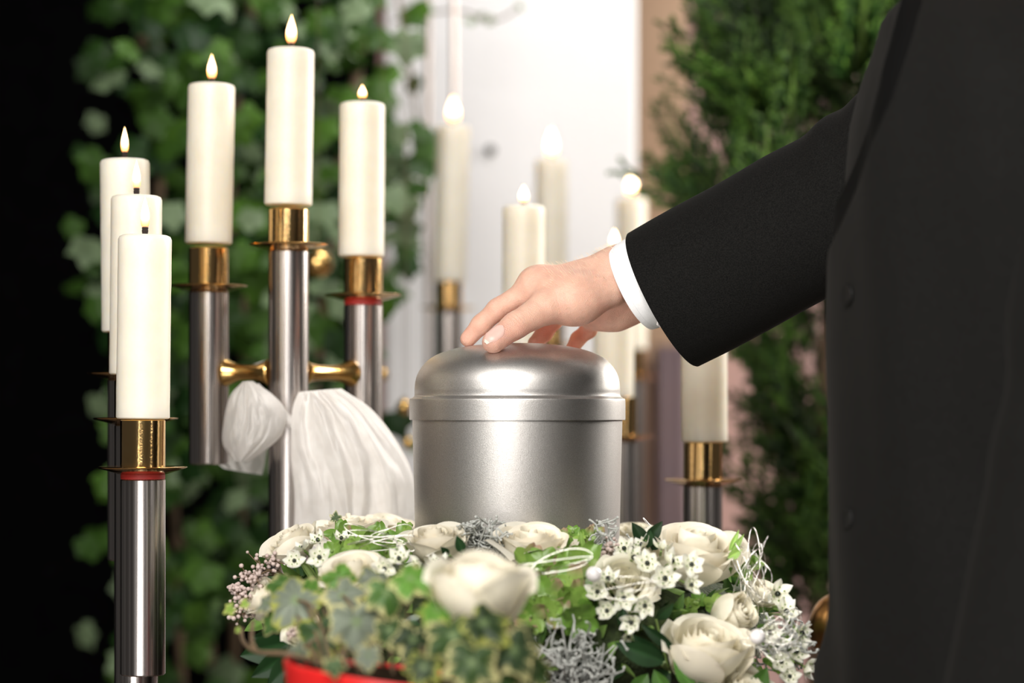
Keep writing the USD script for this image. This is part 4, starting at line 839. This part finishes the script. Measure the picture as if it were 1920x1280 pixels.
def wire(label, cx, cy, Y, w, h, turns, seed, n=260, thick=.00032):
    t = np.linspace(0, 1, n); q = lambda f, a: 2.0 * (meshkit.noise(np.stack([t * turns * f + seed * 3.1, 0 * t + a, 0 * t + seed], 1)) - .5)
    x = cx + w * (.50 * np.sin(t * turns * 5.1 + seed) + .65 * q(1.7, 1.3)); y = cy + h * (.42 * np.cos(t * turns * 4.3 + seed * 2) + .60 * q(2.3, 7.7))
    p3 = np.array([W(i, j, Y + .02 * (k - .5)) for i, j, k in zip(x, y, meshkit.noise(np.stack([t * turns * 2, 0 * t, 0 * t + seed + 9], 1)))]); p = thing('wire', label, 'decorative wire', p3[0]); obj('strand', tube(p3, thick, 6), 'silver_wire', p, smooth=True)
wire('curly silver wire right of the largest rose', 1408, 1075, 2.085, 45, 110, 13, 1, 500)
wire('silver wire looped over the green hydrangea left of the urn', 700, 1005, 2.09, 85, 36, 7, 2)
wire('silver wire looped over the large green hydrangea', 1045, 1055, 2.00, 85, 40, 3, 3, thick=.00042)
wire('silver wire over the greenish rose and star flowers', 1190, 1105, 2.01, 90, 34, 3, 4)
wire('silver wire crumpled around the pearl at lower right', 1450, 1190, 2.04, 65, 60, 14, 5, 500)
wire('silver wire bow arching behind the sprig of dark leaves', 1222, 985, 2.16, 30, 28, 2, 6, 120)
for (x, y, lab) in ((1113, 1076, 'white pearl beside the greenish hearted rose'), (1420, 1193, 'white pearl beside the big rose at lower right')):
    c = W(x, y, 2.025); p = thing('pearl', lab, 'pearl', c, 'white pearls in the wreath'); obj('bead', ball(c, .0066, 4), 'pearl', p, smooth=True); obj('pin', tube([c, c + [0, .03, -.015]], .0005, 6), 'silver_wire', p)
def sprig(label, leaves, base, name='leaf_sprig', m_='glossy_leaf', col=(.012, .036, .011)):
    p = thing(name, label, 'leaves', base); rr = np.random.default_rng(len(leaves) + int(abs(base[0]) * 999))
    for (x0, y0, x1, y1, Y, wd) in leaves:
        a, b = W(x0, y0, Y), W(x1, y1, Y - .004); L = np.linalg.norm(b - a); d = (b - a) / L; yv = np.array([rr.normal() * .2, 1, .35]); yv -= d * (yv @ d); yv /= np.linalg.norm(yv); R = np.stack([np.cross(yv, d), yv, d], 1)
        m, c = blade(L, wd * Y / F, .06, .22, 7, 10, base=np.array(col) * rr.uniform(.8, 1.5)); obj('leaf', put(m, R, a), m_, p, tint=c); obj('stalk', tube(bez([np.array(base), np.array(base) * .5 + a * .5, a], 6), .0011, 6), 'stem_green', p)
sprig('sprig of three dark oval leaves right of the urn', [(1212, 1020, 1184, 978, 2.12, 26), (1212, 1018, 1243, 976, 2.12, 25), (1214, 1026, 1220, 993, 2.11, 20), (1222, 1030, 1238, 1008, 2.12, 20)], W(1214, 1050, 2.13))
sprig('big dark glossy leaves beside the big rose at front right', [(1245, 1240, 1150, 1205, 2.02, 44), (1242, 1245, 1185, 1190, 2.03, 36), (1262, 1215, 1200, 1170, 2.03, 24), (1170, 1180, 1168, 1135, 2.04, 24), (1230, 1160, 1265, 1130, 2.06, 26), (1255, 1260, 1215, 1290, 2.03, 40)], W(1255, 1260, 2.06))
sprig('single small dark leaf standing between rose and silver sprig', [(868, 1036, 856, 1003, 2.06, 20), (842, 1040, 826, 1025, 2.07, 14)], W(862, 1055, 2.10))
sprig('dark leaves fanning out below the wreath at lower left', [(540, 1205, 448, 1232, 2.10, 60), (545, 1225, 470, 1272, 2.09, 46), (560, 1235, 500, 1290, 2.08, 50), (535, 1195, 470, 1195, 2.12, 40), (560, 1250, 560, 1320, 2.06, 60)], W(570, 1215, 2.13))
sprig('light green pointed leaves sticking out right of the largest rose', [(1368, 1035, 1386, 992, 2.10, 12), (1370, 1038, 1396, 1000, 2.10, 12), (1366, 1045, 1392, 1030, 2.09, 18)], W(1362, 1060, 2.13), m_='leaf', col=(.22, .36, .08))
sprig('green leaves under the big rose along the lower picture edge', [(1300, 1290, 1262, 1235, 2.03, 30), (1340, 1300, 1310, 1255, 2.03, 34), (1250, 1300, 1225, 1255, 2.02, 34), (1410, 1300, 1440, 1250, 2.05, 40), (1190, 1300, 1215, 1262, 2.03, 36)], W(1300, 1310, 2.06), m_='leaf', col=(.07, .17, .03))
sprig('light green leaves by the silver sprig at the urn right', [(1092, 1040, 1088, 995, 2.12, 16), (1092, 1045, 1108, 1012, 2.12, 14), (1105, 1050, 1130, 1018, 2.11, 18)], W(1095, 1065, 2.14), m_='leaf', col=(.16, .26, .06))
p = thing('ivy_sprig', 'single small variegated ivy leaf rising behind the left roses', 'ivy', W(629, 1000, 2.26))
m, c = ivy_leaf(18 * 2.26 / F, 32, (.4, .72, 1.0), .8, .2, 3, (.70, .68, .45), (.09, .14, .06)); obj('leaf', put(m, face((0, -1, .1), (.05, 0, 1)), W(629, 972, 2.26)), 'ivy_leaf', p, tint=c)
obj('stalk', tube([W(629, 976, 2.26), W(632, 1030, 2.27)], .0008, 6), 'stem_green', p)

# --- red pot with variegated ivy in the foreground
PYY = 1.80; pc = W(748, 1252, PYY) + [0, .0, -.005]; tilt = basis((.13, .03, 1))
POT = thing('potted_ivy', 'variegated ivy with cream edged leaves in a glossy red pot in the foreground', 'potted plant', (pc[0], pc[1], .8305))
obj('pot', lathe([(0, -.112), (.054, -.112), (.058, -.107), (.0855, -.004), (.0865, -.001), (.0860, .001), (.0845, .001), (.083, -.004), (.082, -.02), (0, -.02)], 72, pc, tilt), 'red_pot', POT, smooth=50)
obj('saucer', lathe([(0, .8305), (.066, .8305), (.078, .848), (.076, .849), (.064, .8345), (0, .8345)], 56, (pc[0] - .012, pc[1], 0)), 'red_pot', POT)
obj('soil', lathe([(0, -.03), (.0815, -.022), (.0825, -.005), (.03, .002), (0, .004)], 40, pc, tilt), 'soil', POT)
r6 = np.random.default_rng(44)
big = [(555, 1150, 62, (-.3, -1, .5), (-.6, -1), 1.88), (535, 1112, 42, (-.1, -.8, .8), (-.3, -1), 1.93), (575, 1095, 36, (.1, -.8, .6), (.3, 1), 1.94), (635, 1100, 40, (.2, -1, .3), (.5, -.8), 1.92), (600, 1212, 58, (-.2, -1, .4), (.2, -1), 1.84), (668, 1190, 62, (.1, -1, .2), (.1, -1), 1.80), (640, 1135, 46, (0, -1, .5), (.6, -.8), 1.86), (725, 1130, 48, (.2, -1, .3), (.1, -1), 1.80),
       (700, 1100, 36, (.1, -1, .5), (-.4, -1), 1.90), (768, 1105, 52, (.1, -.8, .8), (.5, -.5), 1.78), (775, 1215, 42, (.2, -1, .1), (-.4, -1), 1.74), (850, 1215, 62, (.1, -.9, .5), (.2, -1), 1.70), (905, 1190, 56, (.2, -.8, .7), (.6, -.7), 1.70), (885, 1265, 60, (0, -1, .3), (-.1, -1), 1.68), (960, 1240, 56, (.3, -1, .3), (.5, -1), 1.70), (930, 1290, 50, (.3, -1, .2), (.2, -1), 1.70), (795, 1265, 40, (0, -1, .4), (-.3, -1), 1.68), (560, 1235, 30, (-.5, -.8, .3), (-.8, -.7), 1.83),
       (500, 1140, 24, (-.6, -.7, .4), (-1, -.4), 1.92), (730, 1195, 36, (.0, -1, .3), (.2, -1), 1.76), (820, 1160, 40, (.1, -.7, .9), (-.3, -.9), 1.76), (690, 1240, 30, (0, -1, .1), (0, -1), 1.73), (625, 1255, 24, (0, -1, .2), (.2, -1), 1.72), (1000, 1270, 40, (.4, -.9, .3), (.7, -1), 1.72), (985, 1200, 34, (.5, -.7, .5), (.9, -.5), 1.73), (510, 1175, 26, (-.4, -.9, .2), (-.6, -1), 1.92)]
root = pc + [0, 0, -.012]
for k, (x, y, s, nrm, dn, Y) in enumerate(big):
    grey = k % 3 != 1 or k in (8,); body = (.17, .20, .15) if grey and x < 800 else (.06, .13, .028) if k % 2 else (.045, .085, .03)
    if x > 690 and y > 1180: body = np.array(body) * .45  # low leaves under the rose darkened: shade put into their colour
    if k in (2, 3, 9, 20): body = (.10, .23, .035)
    s = s * 1.42; m, c = ivy_leaf(s * Y / F, 44, (.30, .58, .86, 1.0), .62, .30, 50 + k, (.50, .47, .22) if k % 4 else (.36, .38, .08), body, (.17, .24, .10)); q = W(x, y - s * .3 * np.sign(-dn[1]), Y)
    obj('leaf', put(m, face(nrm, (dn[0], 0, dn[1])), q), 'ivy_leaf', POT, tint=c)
    r0 = root + np.array([np.clip((q[0] - pc[0]) * .5, -.05, .05), r6.uniform(-.04, .04), 0]); obj('stem', tube(bez([r0, r0 * .45 + q * .55 + [0, .01, .02], q + [0, .003, .0]], 12), .0012, 6), 'vine', POT)
ten = [W(x, y, Y) for x, y, Y in ((600, 1245, 1.83), (540, 1226, 1.82), (485, 1222, 1.85), (458, 1205, 1.88), (452, 1185, 1.9), (456, 1178, 1.9))]
obj('tendril', tube(bez(ten, 40), np.linspace(.0022, .0012, 40), 8), 'vine', POT)
obj('tendril', tube(bez([W(482, 1222, 1.85), W(472, 1200, 1.87), W(474, 1165, 1.9)], 16), .0015, 8), 'vine', POT)
for x, y, s, Y in ((448, 1180, 11, 1.9), (433, 1140, 20, 1.95), (460, 1130, 16, 1.95)):
    m, c = ivy_leaf(s * Y / F, 28, (.5, 1.0), .9, .3, x, (.45, .48, .14), (.22, .34, .06)); obj('leaf', put(m, face((-.3, -1, .2), (-.8, 0, -.5)), W(x, y, Y)), 'ivy_leaf', POT, tint=c)

# --- white organza tied to the candelabra
def puff(outline_l, outline_r, Y, bulge, pleats, amp, seed, nu=120, nv=60, gather=.15):
    L_, R_ = bez(outline_l, nv), bez(outline_r, nv); u = np.linspace(0, 1, nu); P = np.zeros((nu, nv, 3)); Q = np.zeros((nu, nv, 3))
    for j in range(nv):
        v = j / (nv - 1); x = lerp(L_[j][0], R_[j][0], u); y = lerp(L_[j][1], R_[j][1], u); env = np.sin(PI * np.clip(u, .0, 1))**.6 * (gather + (1 - gather) * math.sin(PI * min(1, v * .8 + .08))**.7)
        nz = meshkit.fbm(np.stack([u * 5 + seed, 0 * u + v * 2.2, 0 * u], 1)) - .5
        pl = amp * np.sin(u * pleats * 2 * PI + 9.0 * nz + 2.2 * math.sin(v * 3 + seed)) * (1 - .35 * v) + amp * 2.2 * nz
        for A, sgn in ((P, -1), (Q, 1)):
            dep = Y + sgn * (bulge * env + .002) + pl * (1 if sgn < 0 else .6) * np.sin(PI * u)**.3
            A[:, j] = np.stack([(x - 960) * Y / F, dep, CZ - (y - HOR) * Y / F], 1)
    return P, Q
BW = thing('organza_bow', 'sheer white organza bow knotted on the brass links of the candelabra', 'bow', W(540, 735, 2.45))
P, Q = puff([(560, 735), (548, 770), (545, 850), (552, 930), (550, 1030)], [(640, 728), (700, 770), (752, 840), (778, 910), (785, 1030)], 2.43, .040, 5.0, .0050, 2)
obj('loop', grid(P), 'organza', BW, smooth=True); obj('loop_lining', grid(Q), 'organza', BW, smooth=True)
P, Q = puff([(455, 716), (432, 742), (420, 790), (418, 832), (438, 862)], [(474, 714), (512, 740), (536, 772), (526, 818), (468, 866)], 2.43, .034, 3.0, .003, 5)
obj('loop', grid(P), 'organza', BW, smooth=True); obj('loop_lining', grid(Q), 'organza', BW, smooth=True)
P, Q = puff([(450, 692), (432, 695), (434, 700)], [(502, 674), (503, 684), (500, 694)], 2.50, .012, 2.0, .002, 8, 40, 20)
obj('end', grid(P), 'organza', BW, smooth=True)
P, Q = puff([(405, 845), (400, 860), (420, 878)], [(505, 820), (500, 850), (492, 890)], 2.53, .012, 3.0, .003, 9, 50, 24)
obj('end', grid(P), 'organza', BW, smooth=True)
obj('knot', tube(bez([W(478, 726, 2.44), W(520, 765, 2.437), W(545, 790, 2.437), W(562, 800, 2.44), W(575, 760, 2.44)], 24), np.linspace(.006, .004, 24), 12), 'organza', BW, smooth=True)
